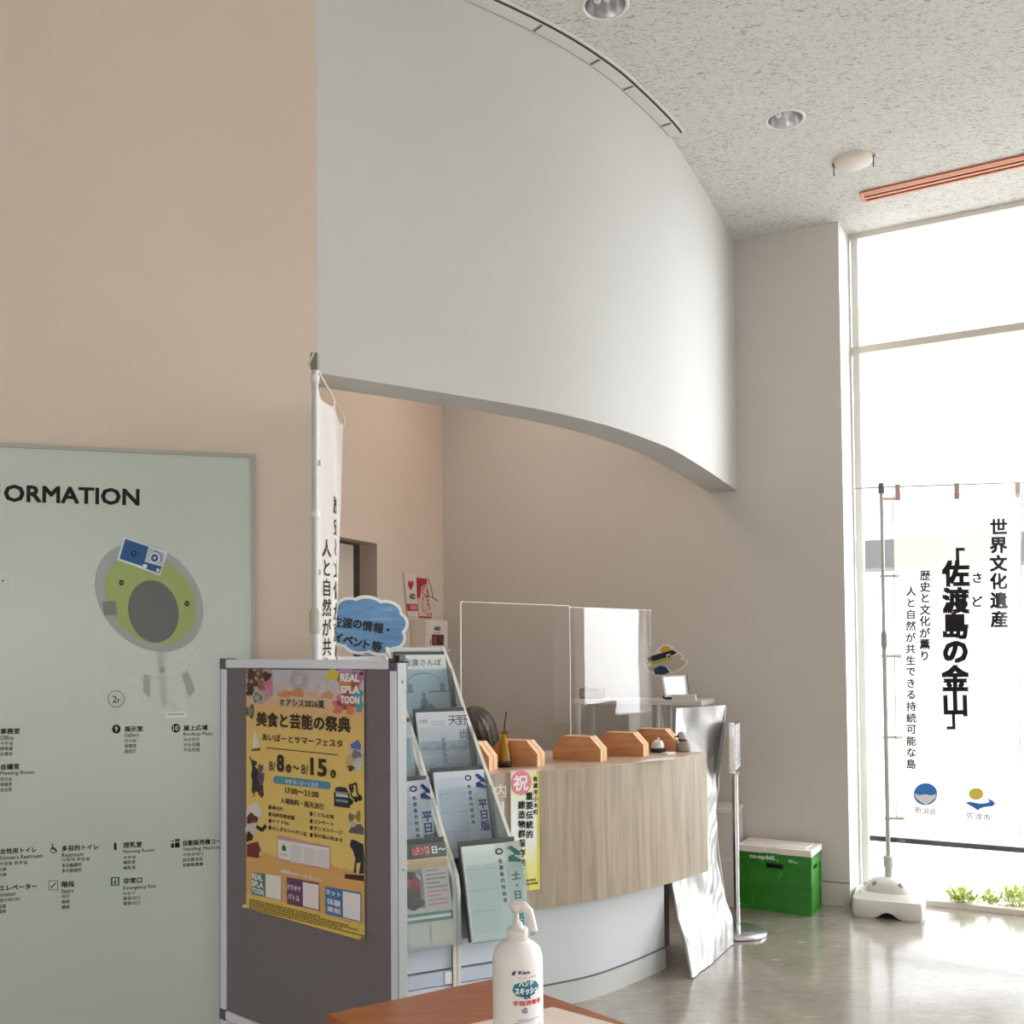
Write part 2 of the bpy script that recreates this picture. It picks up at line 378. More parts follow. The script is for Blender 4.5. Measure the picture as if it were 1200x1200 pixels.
# reception side wall with a doorway
FI = Frame(K, -DI)                                           # u runs from the near end towards the corner (u <= 0)
FI = Frame(K, DI); 
def inner_u(x): 
    F = Frame(K, -DI); return -F.px(x, 700)[0]
u_r = inner_u(442); u_l = inner_u(397)
Fi = Frame(K, -DI)
zt = Fi.px(442, 637)[1]
iw = MB()
TI = 0.30
for _k in range(60):                                          # wall thickness seen in the doorway
    P = RM.transposed() @ (K + DI * u_r - NI * TI + V3((0, 0, 2.0)) - CAM)
    if CX + FPX * P.x / -P.z > 421.5: break
    TI -= 0.005
print('reception wall thickness', TI)
def iseg(ua, ub, z0, z1, m=M_RECEPT, t=None):
    t = t or TI
    p = K + DI * ua; q = K + DI * ub; o = -NI * t
    iw.hexa([V3((a.x, a.y, z0)) for a in (p, q, q + o, p + o)], [V3((a.x, a.y, z1)) for a in (p, q, q + o, p + o)], m)
iseg(-0.25, u_r, 0, ZC); iseg(u_l, 4.25, 0, ZC); iseg(u_r, u_l, zt, ZC)
struct(iw, 'wall_reception')
# door in that opening: pale leaf standing ajar, dark gap, plain frame
dr = MB(); dm = mat((214, 204, 190), 0.5)
p = K + DI * (u_l - 0.02) - NI * (TI - 0.04); q = K + DI * (u_r + 0.17) - NI * 0.26
Fdoor = Frame(K - NI * (TI - 0.04), -DI); q = Fdoor(Fdoor.px(414.2, 700)[0], 0); q.z = 0
for a, b in ((p, q),):
    dr.hexa([a, b, b - NI * 0.035, a - NI * 0.035], [w + V3((0, 0, zt - 0.02)) for w in (a, b, b - NI * 0.035, a - NI * 0.035)], dm)
door = struct(dr, 'door_1')
MB().tube([p + (q - p) * 0.6 + NI * 0.03 + V3((0, 0, 1.0)), p + (q - p) * 0.6 + NI * 0.05 + V3((0, 0, 1.0)), p + (q - p) * 0.45 + NI * 0.05 + V3((0, 0, 1.0))], 0.009, M_STEEL).build('door_handle', door)
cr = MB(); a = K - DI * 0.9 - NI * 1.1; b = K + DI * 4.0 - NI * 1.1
cr.hexa([a, b, b - NI * 0.1, a - NI * 0.1], [w + V3((0, 0, ZC)) for w in (a, b, b - NI * 0.1, a - NI * 0.1)], mat((92, 84, 74), 0.9))  # dark colour makes the passage beyond read as unlit
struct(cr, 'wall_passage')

# the curved wall above the reception
ctrl = [(E0.x, E0.y)] + [(a * EYE / 1.35, b * EYE / 1.35) for a, b in ((-.46, 3.135), (-.226, 3.29), (0.012, 3.455), (.207, 3.615), (.342, 3.755), (.425, 3.85), (.585, 4.07), (.70, 4.245), (.79, 4.42), (.955, 4.755), (1.09, 5.05))] + [(B.x, B.y)]
def smooth_path(P, n):
    P = [V3((x, y, 0)) for x, y in P]; out = []
    for i in range(len(P) - 1):
        p0 = P[max(i - 1, 0)]; p1 = P[i]; p2 = P[i + 1]; p3 = P[min(i + 2, len(P) - 1)]
        for k in range(n):
            t = k / n
            out.append(0.5 * ((2 * p1) + (p2 - p0) * t + (2 * p0 - 5 * p1 + 4 * p2 - p3) * t * t + (3 * p1 - p0 - 3 * p2 + p3) * t ** 3))
    return out + [P[-1]]
CW = smooth_path(ctrl, 10)
for _ in range(30): CW = [CW[0]] + [(CW[i - 1] + CW[i] * 2 + CW[i + 1]) / 4 for i in range(1, len(CW) - 1)] + [CW[-1]]
def normals(P):
    N = []
    for i in range(len(P)):
        d = (P[min(i + 1, len(P) - 1)] - P[max(i - 1, 0)]).normalized(); N.append(V3((d.y, -d.x, 0)))
    return N
CN = normals(CW)
cv = MB(); n = len(CW); T = 0.17
ci = [CW[i] - CN[i] * T for i in range(n)]
def up(P, z): return [V3((p.x, p.y, z)) for p in P]
fr0, fr1, in0, in1 = up(CW, ZS), up(CW, ZC), up(ci, ZS), up(ci, ZC)
quads = [(i, i + 1, n + i + 1, n + i) for i in range(n - 1)]
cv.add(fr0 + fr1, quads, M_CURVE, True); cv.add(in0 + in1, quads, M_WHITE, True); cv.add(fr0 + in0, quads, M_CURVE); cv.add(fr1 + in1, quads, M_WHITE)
cv.add([fr0[0], in0[0], in1[0], fr1[0]], [(0, 1, 2, 3)], M_WHITE); cv.add([fr0[-1], in0[-1], in1[-1], fr1[-1]], [(0, 1, 2, 3)], M_WHITE)
struct(cv, 'wall_curved', fix=True)

# the tall window
FW = Frame(A2, WD)                                           # u along the window, v up, normal inwards or outwards
if FW.n.dot(WN) > 0: SIDE = 1
else: SIDE = -1
wi = MB()                                                    # white reveal at the end of the back wall
wi.hexa([A - NB * 0.28, A, A2 + WD * 0.02, A2 - WD * 0.05 + WN * 0.03], [q + V3((0, 0, ZC)) for q in (A - NB * 0.28, A, A2 + WD * 0.02, A2 - WD * 0.05 + WN * 0.03)], M_WHITE)
struct(wi, 'trim_1')
zt1 = FW.px(1100, 398)[1]; zb1 = FW.px(1100, 989.5)[1]
win = MB(); M_FRAME = mat((232, 224, 214), 0.5)
def wbox(u0, u1, z0, z1, d0, d1, m): return MB().hexa([FW(u0, z0, d0), FW(u1, z0, d0), FW(u1, z0, d1), FW(u0, z0, d1)], [FW(u0, z1, d0), FW(u1, z1, d0), FW(u1, z1, d1), FW(u0, z1, d1)], m)
def window(name, ua, ub):
    w1 = struct(wbox(ua, ub, 0, 0.03, -0.03, 0.03, M_FRAME), name)
    wbox(ua, ub, zt1 - 0.022, zt1 + 0.022, -0.03, 0.03, M_FRAME).build('transom', w1)
    wbox(ua, ub, ZC - 0.03, ZC, -0.03, 0.03, M_FRAME).build('head_rail', w1)
    wbox(ua + 0.03, ub, zb1 - 0.014, zb1 + 0.014, -0.05, -0.02, mat((46, 46, 48), 0.5)).build('guard_rail', w1)
    wbox(ua + 0.03, ua + 0.07, 0, ZC, -0.03, 0.03, mat((232, 229, 224), 0.5)).build('jamb', w1)
    wbox(ub - 0.05, ub, 0, ZC, -0.03, 0.03, mat((232, 229, 224), 0.5)).build('jamb', w1)
    if ub - ua > 3:
        for u in (ua + 1.75, ua + 3.5): wbox(u, u + 0.05, 0, ZC, -0.03, 0.03, M_FRAME).build('mullion', w1)
    wbox(ua + 0.02, ub - 0.02, 0.03, ZC, -0.003, 0.003, M_GLASS).build('window_pane', w1)
window('window_1', 0.0, 1.78); window('window_2', 3.75, 8.4)
struct(wbox(1.78, 3.75, 0, ZC, -0.10, 0.22, M_BACK), 'wall_window')
# outside: pale paving, a long concrete canopy beam, gravel edge
struct(MB().hexa([FW(-12, -0.06, SIDE * 0.05), FW(14, -0.06, SIDE * 0.05), FW(14, -0.06, SIDE * 22), FW(-12, -0.06, SIDE * 22)],
       [FW(-12, 0.004, SIDE * 0.05), FW(14, 0.004, SIDE * 0.05), FW(14, 0.004, SIDE * 22), FW(-12, 0.004, SIDE * 22)], mat((240, 238, 230), 0.9)), 'ground_outside')
FB = Frame(A2 + WN * 4.0, WD)
(u0b, v0b), (u1b, v1b) = FB.px(1003, 667), FB.px(1003, 634)
be = MB().fbox(FB, u0b - 0.1, u0b + 12, v0b, v1b, 0, SIDE * 0.5, mat((118, 116, 120), 0.85))
be = MB().fbox(FB, u0b, u0b + 12, v0b, v1b, 0, SIDE * 0.5, mat((118, 116, 120), 0.85)).fbox(FB, u0b + 2.6, u0b + 2.85, 0, v0b, SIDE * 0.1, SIDE * 0.35, mat((205, 205, 205), 0.85))
be = be.build('canopy_beam'); tag(be, 'grey outdoor canopy beam on a post beyond the tall window', 'beam')

# ------------------------------------------------------------------ on the ceiling
# curved slim track along the top of the curved wall
i0 = 0; i1 = min(range(n), key=lambda i: (CW[i] - flat(at_z(801, 152, ZC))).length)
seg = list(range(0, i1 + 1)); z = ZC
def strip(a, b, z0, z1, m, mb):
    P0 = [V3((CW[i].x, CW[i].y, 0)) + CN[i] * a for i in seg]; P1 = [CW[i] + CN[i] * b for i in seg]; k = len(seg)
    V = up(P0, z0) + up(P1, z0) + up(P1, z1) + up(P0, z1)
    F = []
    for r in range(4):
        s_ = (r + 1) % 4
        F += [(r * k + i, r * k + i + 1, s_ * k + i + 1, s_ * k + i) for i in range(k - 1)]
    F += [(0, k, 2 * k, 3 * k), (k - 1, 2 * k - 1, 3 * k - 1, 4 * k - 1)]
    mb.add(V, F, m)
tr = thing('ceiling_track', 'slim white curved ceiling track following the top edge of the curved wall', 'track', V3((CW[i1 // 2].x, CW[i1 // 2].y, ZC)))
b1 = MB(); strip(0.004, 0.062, ZC - 0.012, ZC, mat((226, 223, 219), 0.6), b1); b1.build('track_body', tr)
b2 = MB(); strip(0.062, 0.070, ZC - 0.010, ZC, mat((60, 58, 56), 0.6), b2); b2.build('dark_groove', tr)
b3 = MB(); strip(0.000, 0.004, ZC - 0.010, ZC, mat((70, 68, 66), 0.7), b3); b3.build('dark_groove', tr)
b4 = MB(); strip(0.072, 0.080, ZC - 0.008, ZC, mat((226, 223, 218), 0.6), b4); b4.build('outer_lip', tr)
for k in range(6, i1, 14):
    MB().box(V3((CW[k].x, CW[k].y, ZC - 0.008)) + CN[k] * 0.034, (0.012, 0.05, 0.012), mat((120, 118, 115), 0.5), Matrix.Rotation(atan2(CN[k].y, CN[k].x) - pi / 2, 3, 'Z')).build('connector', tr)

def downlight(x, y, label):
    c = at_z(x, y, ZC); r = 0.083
    t = thing('downlight', label, 'ceiling light', c, 'recessed ceiling downlights')
    MB().lathe([(r - 0.004, 0.0), (r - 0.002, -0.004), (r + 0.008, -0.004), (r + 0.012, 0.0)], c, mat((235, 233, 230), 0.3), 40).build('trim_ring', t)
    MB().lathe([(r - 0.004, -0.001), (r - 0.012, 0.03), (r - 0.022, 0.062), (r - 0.024, 0.064)], c - V3((0, 0, 0.0)), mat((214, 214, 216), 0.24, 1.0), 40).build('reflector', t)
    MB().lathe([(0.0, 0.064), (r - 0.024, 0.064)], c, M_BLACK, 40).build('back_plate', t)
    MB().lathe([(0.0, 0.016), (0.012, 0.018), (0.017, 0.03), (0.017, 0.062)], c + V3((0.008, 0.0, 0)), mat((240, 238, 232), 0.25), 20).build('bulb', t)
    MB().lathe([(0.0, 0.016), (0.012, 0.018), (0.017, 0.03), (0.017, 0.062)], c + V3((-0.028, 0.01, 0)), mat((240, 238, 232), 0.25), 20).build('bulb', t)
    return c, r
DLS = [downlight(709, 6, 'chrome recessed downlight at the top of the view, beside the curved ceiling track'),
       downlight(920, 140, 'chrome recessed downlight between the curved wall and the round ceiling sensor')]

c = at_z(1000, 187, ZC); t = thing('ceiling_sensor', 'round off-white ceiling sensor with two thin prongs hanging down', 'sensor', c)
MB().lathe([(0.0, -0.030), (0.075, -0.028), (0.092, -0.018), (0.096, -0.006), (0.096, 0.0)], c, mat((226, 216, 204), 0.45), 40).build('cover', t)
wd = flat(at_z(1026, 184, ZC)) - flat(at_z(976, 196, ZC)); wd.normalize()
for s in (-1, 1):
    q = c + wd * 0.098 * s
    MB().box(q + V3((0, 0, -0.006)), (0.016, 0.016, 0.012), M_STEEL).tube([q + V3((0, 0, -0.01)), q + V3((0, 0, -0.062))], 0.0034, mat((110, 110, 112), 0.4, 0.6), 8).build('prong', t)

# long copper coloured slot diffuser by the window
pA = at_z(1012, 235.5, ZC); pB = at_z(1200, 193, ZC); dd = flat(pB - pA).normalized(); nn = V3((-dd.y, dd.x, 0)); nn = nn if nn.y < 0 else -nn
FS = Frame(pA, dd, nn); FS.n = V3((0, 0, 1)); cop = mat((196, 128, 98), 0.4, 0.35); L = 5.0
t = thing('slot_diffuser', 'long copper slot diffuser in the ceiling along the window', 'air diffuser', pA + dd * L / 2)
MB().fbox(FS, 0, L, 0.0, 0.018, -0.012, 0.0, cop).fbox(FS, 0, L, 0.112, 0.13, -0.012, 0.0, cop).fbox(FS, 0, 0.018, 0.018, 0.112, -0.012, 0, cop).fbox(FS, L - 0.018, L, 0.018, 0.112, -0.012, 0, cop).build('frame', t)
MB().fbox(FS, 0.018, L - 0.018, 0.018, 0.112, -0.002, 0.0, mat((52, 28, 20), 0.8)).build('dark_slot', t)
for v in (0.034, 0.078): MB().fbox(FS, 0.018, L - 0.018, v, v + 0.024, -0.010, -0.002, cop).build('blade', t)
# ------------------------------------------------------------------ information sign on the left wall
G = Frame(E0 + NL * 0.028, DL)
ur, vt = G.px(294.5, 536.5); ul = ur - 2.62; vb = 0.12
sg = thing('information_sign', 'large pale green information board with floor map and room list on the left wall', 'sign', G((ul + ur) / 2, vb, -0.014))
t_ = NT('pale_green_enamel'); v_ = t_.coords()
t_.l(t_.ramp(t_.noise(v_, 0.9, 2), [(0.3, (194, 206, 196)), (0.7, (202, 212, 205))]), t_.b.inputs['Base Color']); t_.b.inputs['Roughness'].default_value = 0.22
M_SIGN = t_.m
MB().fbox(G, ul, ur, vb, vt, -0.024, 0, M_SIGN).build('panel', sg)
fr = mat((176, 174, 164), 0.45)
w = 0.012
MB().fbox(G, ul - w, ur + w, vt, vt + w, -0.026, 0.006, fr).fbox(G, ul - w, ur + w, vb - w, vb, -0.026, 0.006, fr).fbox(G, ul - w, ul, vb, vt, -0.026, 0.006, fr).fbox(G, ur, ur + w, vb, vt, -0.026, 0.006, fr).build('frame', sg)
M_DK = mat((30, 34, 32), 0.6, 0, 0.2); M_DK2 = mat((74, 80, 76), 0.6, 0, 0.2)
hd = Marks(G)
hd.ptext('ORMATION', 4.5, 163.5, 567.5, 588.0, M_DK, 1, 0.026); hd.ptext('INF', -54, 0.3, 564.8, 585.4, M_DK, 1, 0.026)
hd.build('heading', sg, fix=False)
mp = Marks(G)
for k, (yy, rr) in enumerate(((768, 66), (787, 62), (804, 56))):
    mp.line([(178 + rr * cos(a), yy - 52 + 0.95 * rr * sin(a)) for a in [0.25 + 0.1 * q for q in range(27)]], 0.002, mat((208, 214, 206), 0.5))
mp.pell(174.8, 700.3, 63.8, 64, mat((168, 174, 174), 0.5), 1, 0.25)
mp.pell(176.4, 702, 53.6, 53.5, mat((160, 180, 108), 0.5), 2, 0.25)
mp.pell(179.8, 716.6, 29.8, 36.6, mat((104, 108, 108), 0.5), 3, 0.1)
mp.ppoly([(145.0, 629.0), (196.4, 647.0), (187.6, 674.4), (137.6, 656.2)], mat((220, 232, 238), 0.5), 4)
BL = mat((22, 84, 142), 0.5)
mp.ppoly([(147.0, 631.6), (174.4, 640.8), (169.4, 659.5), (170.5, 664.8), (140.0, 654.8)], BL, 5)
mp.ppoly([(175.2, 641.5), (193.8, 648.3), (190.0, 663.0), (171.0, 657.0)], mat((186, 196, 200), 0.5), 5)
mp.ppoly([(170.0, 658.4), (189.8, 664.0), (186.6, 672.2), (167.6, 665.2)], BL, 5)
mp.pell(181.3, 654, 5.6, 5.8, mat((228, 238, 242), 0.5), 6); mp.pell(181.3, 654, 4.3, 4.5, BL, 7); mp.pell(181.3, 654, 1.6, 1.6, mat((200, 214, 226), 0.5), 8)
for k in range(9):
    a = -1.5 + 0.24 * k
    mp.pell(181.3 + 8 * cos(a), 654 + 8 * sin(a), 0.8, 0.8, BL, 6, 0, 8)
mp.rect(*G.px(167.6, 665.6), *G.px(172.4, 661.4), mat((226, 234, 238), 0.5), 7); mp.rect(*G.px(183.6, 670.4), *G.px(186.6, 666.6), mat((226, 234, 238), 0.5), 7)
for x, y, s in ((157.2, 648.8, '9'), (142.5, 682.9, '10'), (219.1, 707.4, '10')):
    mp.pell(x, y, 3.0, 3.2, M_DK, 7, 0, 20); mp.ptext(s, x - (1.0 if s == '9' else 1.7), x + (1.0 if s == '9' else 1.7), y - 1.5, y + 1.5, mat((180, 190, 170), 0.6), 8)
mp.ppoly([(119.8, 705.2), (135.4, 704), (137.6, 719.5), (122, 721.3)], mat((126, 132, 130), 0.5), 6)
lg = mat((188, 196, 190), 0.5); lg2 = mat((170, 178, 172), 0.5)
mp.ppoly([(184, 764), (192.6, 764), (195.4, 826), (189.8, 827)], lg, 2)
mp.ppoly([(168.2, 789.5), (176.2, 792.3), (175.7, 818), (167.8, 810.6)], lg2, 3); mp.ppoly([(212.2, 790.8), (220, 785.9), (228.8, 808.8), (222.4, 817)], lg2, 3)
mp.ring(190, 785, 2.9, 2.9, 0.5, M_DK2, 4, 20); mp.line([(188, 787), (192, 783)], 0.0015, M_DK2, 4)
mp.build('floor_map', sg, fix=False); mp = Marks(G); mp.ring(136.2, 819, 9.6, 9.9, 0.6, M_DK, 2); mp.ptext('2', 131.6, 137.2, 815.2, 823.6, M_DK, 2); mp.ptext('F', 138.0, 141.0, 818.8, 823.6, M_DK, 2)
mp.build('floor_number', sg, fix=False); mp = Marks(G); mp.ring(2, 685, 13.5, 14, 0.5, mat((214, 220, 214), 0.5), 2); mp.pell(3.4, 680.6, 1.3, 1.0, M_DK, 2, 0, 12)
mp.build('map_marker', sg, fix=False); mp = Marks(G); mp.rect(*G.px(194, 841.5), *G.px(219, 833.6), mat((232, 236, 230), 0.5), 2)
for k in range(9): mp.rect(*G.px(196 + 2.3 * k, 837.4), *G.px(197.7 + 2.3 * k, 836.4), M_DK2, 3)
mp.build('small_note', sg, fix=False)
class Entry:
    cur = None
def J(s, a, b, t, e):
    if Entry.cur: Entry.cur.build('room_entry', sg, fix=False)
    Entry.cur = Marks(G); Entry.cur.ptext(s, a, b, t, e, M_DK, 1, 0.026)
def S(s, a, b, t, e): Entry.cur.ptext(s, a, b, t, e, M_DK2, 1, 0.012)
J('事務室', 0.3, 23.5, 853.6, 860.6); S('Office', 0.2, 16, 862.2, 867.4); S('사무실', 0.3, 15, 869, 873.6); S('辦事處', 0.3, 15, 875, 879.6); S('办事处', 0.3, 15, 881.2, 886)
J('会議室', 0.3, 23, 895.3, 902.4); S('Meeting Room', 0.2, 40, 903.8, 909.8); S('회의실', 0.3, 14, 911, 915.6); S('會議室', 0.3, 14, 917, 921.6); S('会议室', 0.3, 14, 923.2, 928)
J('展示室', 145.8, 167.5, 851, 857.6); S('Gallery', 145.8, 163, 859.4, 865); S('전시실', 145.8, 159.8, 866, 870.2); S('展覽館', 145.8, 159.8, 872, 876.6); S('展览厅', 145.8, 159.8, 878.2, 883)
J('屋上広場', 215, 243.5, 850, 856.5); S('Rooftop Plaza', 215, 249, 858.2, 863.6); S('옥상광장', 215, 234, 864.8, 869); S('平台花園', 215, 234, 870.6, 875.2); S('平台花园', 215, 234, 876.6, 881.2)
J('女性用トイレ', 0.2, 43, 994.4, 1001.2); S("Women's Restroom", -3.5, 50, 1002.8, 1008.2); S('여성용 화장실', -1, 32, 1010, 1014.6); S('女廁', -1.5, 7.5, 1016.6, 1021); S('女厕', -1.5, 7.5, 1023, 1027.4)
J('多目的トイレ', 72.5, 115.5, 991, 997.8); S('Restroom', 72.5, 98, 999.8, 1004.6); S('다목적 화장실', 72.5, 105, 1005.8, 1010.2); S('多功能厕所', 72.5, 96, 1012, 1016.8); S('多功能廁所', 72.5, 96, 1018.2, 1023)
J('エレベーター', -1, 43.5, 1037.6, 1044.2); S('Elevator', -4, 19, 1046, 1051.2); S('엘리베이터', -1, 23, 1053, 1057.4); S('电梯', -2, 7, 1060, 1064.6); S('電梯', -2, 7, 1066, 1070.6)
J('階段', 72, 87.5, 1033, 1040.2); S('Stairs', 72, 86, 1042, 1047); S('계단', 72, 81.6, 1048.6, 1052.8); S('楼梯', 72, 81.6, 1054.8, 1059.2); S('樓梯', 72, 81.6, 1061, 1065.6)
J('授乳室', 144.5, 166.5, 987, 994); S('Nursing Room', 144.5, 181, 996, 1001); S('수유실', 144.5, 159, 1003, 1007); S('哺奶室', 144.5, 159, 1008.6, 1013); S('哺乳室', 144.5, 159, 1015, 1019.4)
J('非常口', 144.5, 166.5, 1029, 1036); S('Emergency Exit', 144.5, 183, 1038.6, 1044); S('비상구', 144.5, 159, 1045.2, 1049.2); S('紧急出口', 144.5, 164, 1050.8, 1055); S('緊急出口', 144.5, 164, 1056.8, 1061)
J('自動販売機コーナー', 214.5, 272, 984.8, 991.4); S('Vending Machines', 214.5, 261, 993.2, 998.4); S('자동판매기', 214.5, 238, 999.8, 1003.8); S('自动售货机', 214.5, 238, 1005.6, 1010); S('自動販賣機', 214.5, 238, 1011.6, 1016)
Entry.cur.build('room_entry', sg, fix=False)
def sym(): 
    global tx
    if tx: tx.build('symbol', sg, fix=False)
    tx = Marks(G)
tx = None
for x, y, s in ((136.3, 854.4, '9'), (206, 853.3, '10')):
    sym(); tx.pell(x, y, 5.0, 5.2, M_DK, 1, 0, 24); tx.ptext(s, x - (1.6 if s == '9' else 3.0), x + (1.6 if s == '9' else 3.0), y - 3, y + 3, mat((214, 222, 212), 0.6), 2, 0.01)
sym()
tx.pell(61.5, 989.6, 0.9, 1.0, M_DK, 1, 0, 10); tx.ring(62.4, 996.4, 3.5, 3.5, 0.9, M_DK, 1, 24); tx.line([(61.4, 991), (61.8, 995), (65, 995.2), (66.3, 998)], 0.0042, M_DK, 1)
sym(); tx.ppoly([(57, 1032.2), (68, 1031.6), (68, 1042.6), (57, 1043.2)], M_DK2, 1); tx.ppoly([(57.7, 1032.9), (67.3, 1032.3), (67.3, 1041.9), (57.7, 1042.5)], mat((204, 212, 202), 0.5), 2); tx.line([(59.5, 1040.6), (65.8, 1034.2)], 0.0035, M_DK, 3)
sym(); tx.ppoly([(133.6, 996.2), (133.6, 989.2), (135, 986.2), (136.6, 989.2), (136.6, 996.2)], M_DK, 1)
sym(); gn = mat((24, 96, 66), 0.5); tx.ppoly([(129.8, 1028.2), (139.9, 1027.6), (139.9, 1037.6), (129.8, 1038.2)], gn, 1); tx.ppoly([(132, 1029.4), (138, 1029), (138, 1036.6), (132, 1037)], mat((206, 222, 208), 0.5), 2)
tx.pell(135.2, 1030.6, 0.9, 0.9, gn, 3, 0, 10); tx.line([(135, 1031.5), (134.6, 1033.8), (136.2, 1036.2)], 0.004, gn, 3); tx.line([(133, 1033.4), (136.8, 1032.4)], 0.003, gn, 3); tx.line([(134.6, 1033.8), (133, 1036)], 0.003, gn, 3)
sym(); tx.pell(202.4, 985.8, 1.0, 1.0, M_DK, 1, 0, 10); tx.ppoly([(200.6, 993.6), (200.6, 988.6), (204, 988.4), (204, 993.4)], M_DK, 1); tx.ppoly([(205, 993.3), (205, 987.4), (210.6, 987), (210.6, 993)], M_DK, 1); tx.ppoly([(205, 986.6), (205, 983.2), (210.6, 982.8), (210.6, 986.2)], M_DK2, 1)
tx.build('symbol', sg, fix=False)

# ------------------------------------------------------------------ grey felt notice board on legs, with the festival poster
BD = V3((cos(radians(40.6)), -sin(radians(40.6)), 0))
FBd = Frame(at_y(358, 943, 2.83), BD)
FBd.o.z = 0
nb = thing('notice_board', 'grey felt notice board in an aluminium frame standing on legs before the left wall', 'notice board', flat(FBd.pt(360, 1100)))
(ul, vt) = FBd.px(259.5, 773); (ur, _q) = FBd.px(465.5, 773); vb = FBd.px(262, 1193)[1]; rw = 0.026
t_ = NT('grey_felt'); v_ = t_.coords()
t_.l(t_.ramp(t_.noise(v_, 180, 2), [(0.3, (114, 109, 114)), (0.7, (128, 123, 128))]), t_.b.inputs['Base Color']); t_.b.inputs['Roughness'].default_value = 0.95; t_.bump(t_.noise(v_, 400, 1), 0.2, 0.001)
MB().fbox(FBd, ul + rw * .7, ur - rw * .7, vb + rw * .7, vt - rw * .7, -0.02, -0.004, t_.m).build('felt_panel', nb)
for a in ((ul, ur, vt - rw, vt), (ul, ur, vb, vb + rw)): MB().fbox(FBd, *a, -0.028, 0.004, M_ALU).build('rail', nb, bevel=0.003)
for a in ((ul, ul + rw, vb + rw, vt - rw), (ur - rw, ur, vb + rw, vt - rw)): MB().fbox(FBd, *a, -0.028, 0.004, M_ALU).build('rail', nb, bevel=0.003)
for u in (ul - 0.002, ur - rw - 0.003):
    for v in (vt - rw - 0.004, vb - 0.004): MB().fbox(FBd, u, u + rw + 0.006, v, v + rw + 0.008, -0.036, 0.0065, mat((92, 92, 104), 0.4)).build('corner_cap', nb, bevel=0.003)
for u0, u1 in ((ul, ul + 0.03), (ur - 0.03, ur)):
    MB().fbox(FBd, u0, u1, 0.05, vb - 0.001, -0.03, 0.0, M_ALU).build('leg', nb, bevel=0.003)
    MB().fbox(FBd, u0, u1, 0.025, 0.055, -0.24, 0.22, M_ALU).build('foot', nb, bevel=0.006)
    for nn_ in (-0.21, 0.19): MB().lathe([(0.0, -0.012), (0.0125, -0.012), (0.0125, 0.012), (0.0, 0.012)], FBd((u0 + u1) / 2, 0.0127, nn_), M_BLACK, 16, FBd.u).build('caster', nb)
for uu, mm, nm in ((ur, mat((150, 155, 153), 0.4), 'side_strip'), (ul - 0.004, mat((70, 78, 108), 0.4), 'side_strip')):
    MB().fbox(FBd, uu, uu + 0.004, vb - 0.0, vt - 0.004, -0.028, 0.002, mm).build(nm, nb)
for yy in (799, 1019):
    P = FBd(ur + 0.004, 0, -0.016); d_ = ray(467.5, yy); z_ = (CAM + d_ * (P.y / d_.y)).z
    MB().lathe([(0.0, 0.002), (0.004, 0.0015), (0.005, 0.0)], V3((P.x, P.y, z_)), M_STEEL, 12, FBd.u).build('screw', nb)
q = FBd(ur + 0.016, vt + 0.004, -0.02)
MB().fbox(FBd, ur - 0.02, ur + 0.045, vt - 0.008, vt - 0.004, 0.0, 0.01, M_BLACK).fbox(FBd, ur + 0.0, ur + 0.02, vt - 0.006, vt + 0.012, -0.012, 0.012, M_BLACK).build('hook_clip', nb, bevel=0.002)

FP = Frame(FBd.o, FBd.u); FP.o = FBd(0, 0, 0.0015)
po = thing('festival_poster', 'yellow summer food and arts festival poster pinned on the grey notice board', 'poster', FP.pt(358, 1083))
cor = [(289, 784.3), (426.8, 785.8), (427.5, 1103), (288.8, 1063.8)]
cu = [FP.px(*c) for c in cor]; pu0, pu1 = (cu[0][0] + cu[3][0]) / 2, (cu[1][0] + cu[2][0]) / 2; pv1 = (cu[0][1] + cu[1][1]) / 2; pv0 = (cu[2][1] + cu[3][1]) / 2
PW, PH = pu1 - pu0, pv1 - pv0
print('poster', PW, PH, [c[1] for c in cu])
t_ = NT('printed_poster'); tc = t_.n('ShaderNodeTexCoord'); sp = t_.n('ShaderNodeSeparateXYZ'); t_.l(tc.outputs['Generated'], sp.inputs[0])
nz = t_.noise(t_.coords(), 9, 4, 0.6); ma = t_.n('ShaderNodeMath', operation='MULTIPLY_ADD'); t_.l(nz, ma.inputs[0]); ma.inputs[1].default_value = 0.10; t_.l(sp.outputs['Z'], ma.inputs[2])
t_.l(t_.ramp(ma.outputs[0], [(0.045, (228, 200, 100)), (0.115, (228, 200, 102)), (0.12, (222, 172, 104)), (0.29, (224, 174, 104)), (0.30, (232, 204, 118)), (0.80, (232, 200, 116)), (0.90, (224, 184, 132)), (0.97, (206, 192, 188)), (1.0, (200, 194, 204))]), t_.b.inputs['Base Color'])
t_.b.inputs['Roughness'].default_value = 0.28
MB().fbox(FP, pu0, pu1, pv0, pv1, 0.0, 0.0008, t_.m).build('sheet', po)
FQ = Frame(FP(0, 0, 0.0008), FP.u)
a3 = lambda x, y: (270 + x / 6.6667, 770 + y / 6.6667)
a4 = lambda x, y: (270 + x / 6.6667, 940 + y / 6.6667)
ar = Marks(FQ, lift=0.0003)
def blob(f, x, y, rx, ry, c, layer=1, wob=0.18, seg=22, seed=0):
    rr = random.Random(seed + int(x * 7 + y)); ph = [rr.uniform(0, 6.28) for _ in range(3)]
    ar.ppoly([f(x + rx * cos(t) * (1 + wob * sin(3 * t + ph[0]) + wob * .6 * sin(5 * t + ph[1])), y + ry * sin(t) * (1 + wob * sin(3 * t + ph[0]) + wob * .6 * sin(5 * t + ph[1]))) for t in [2 * pi * k / seg for k in range(seg)]], mat(c, 0.4), layer)
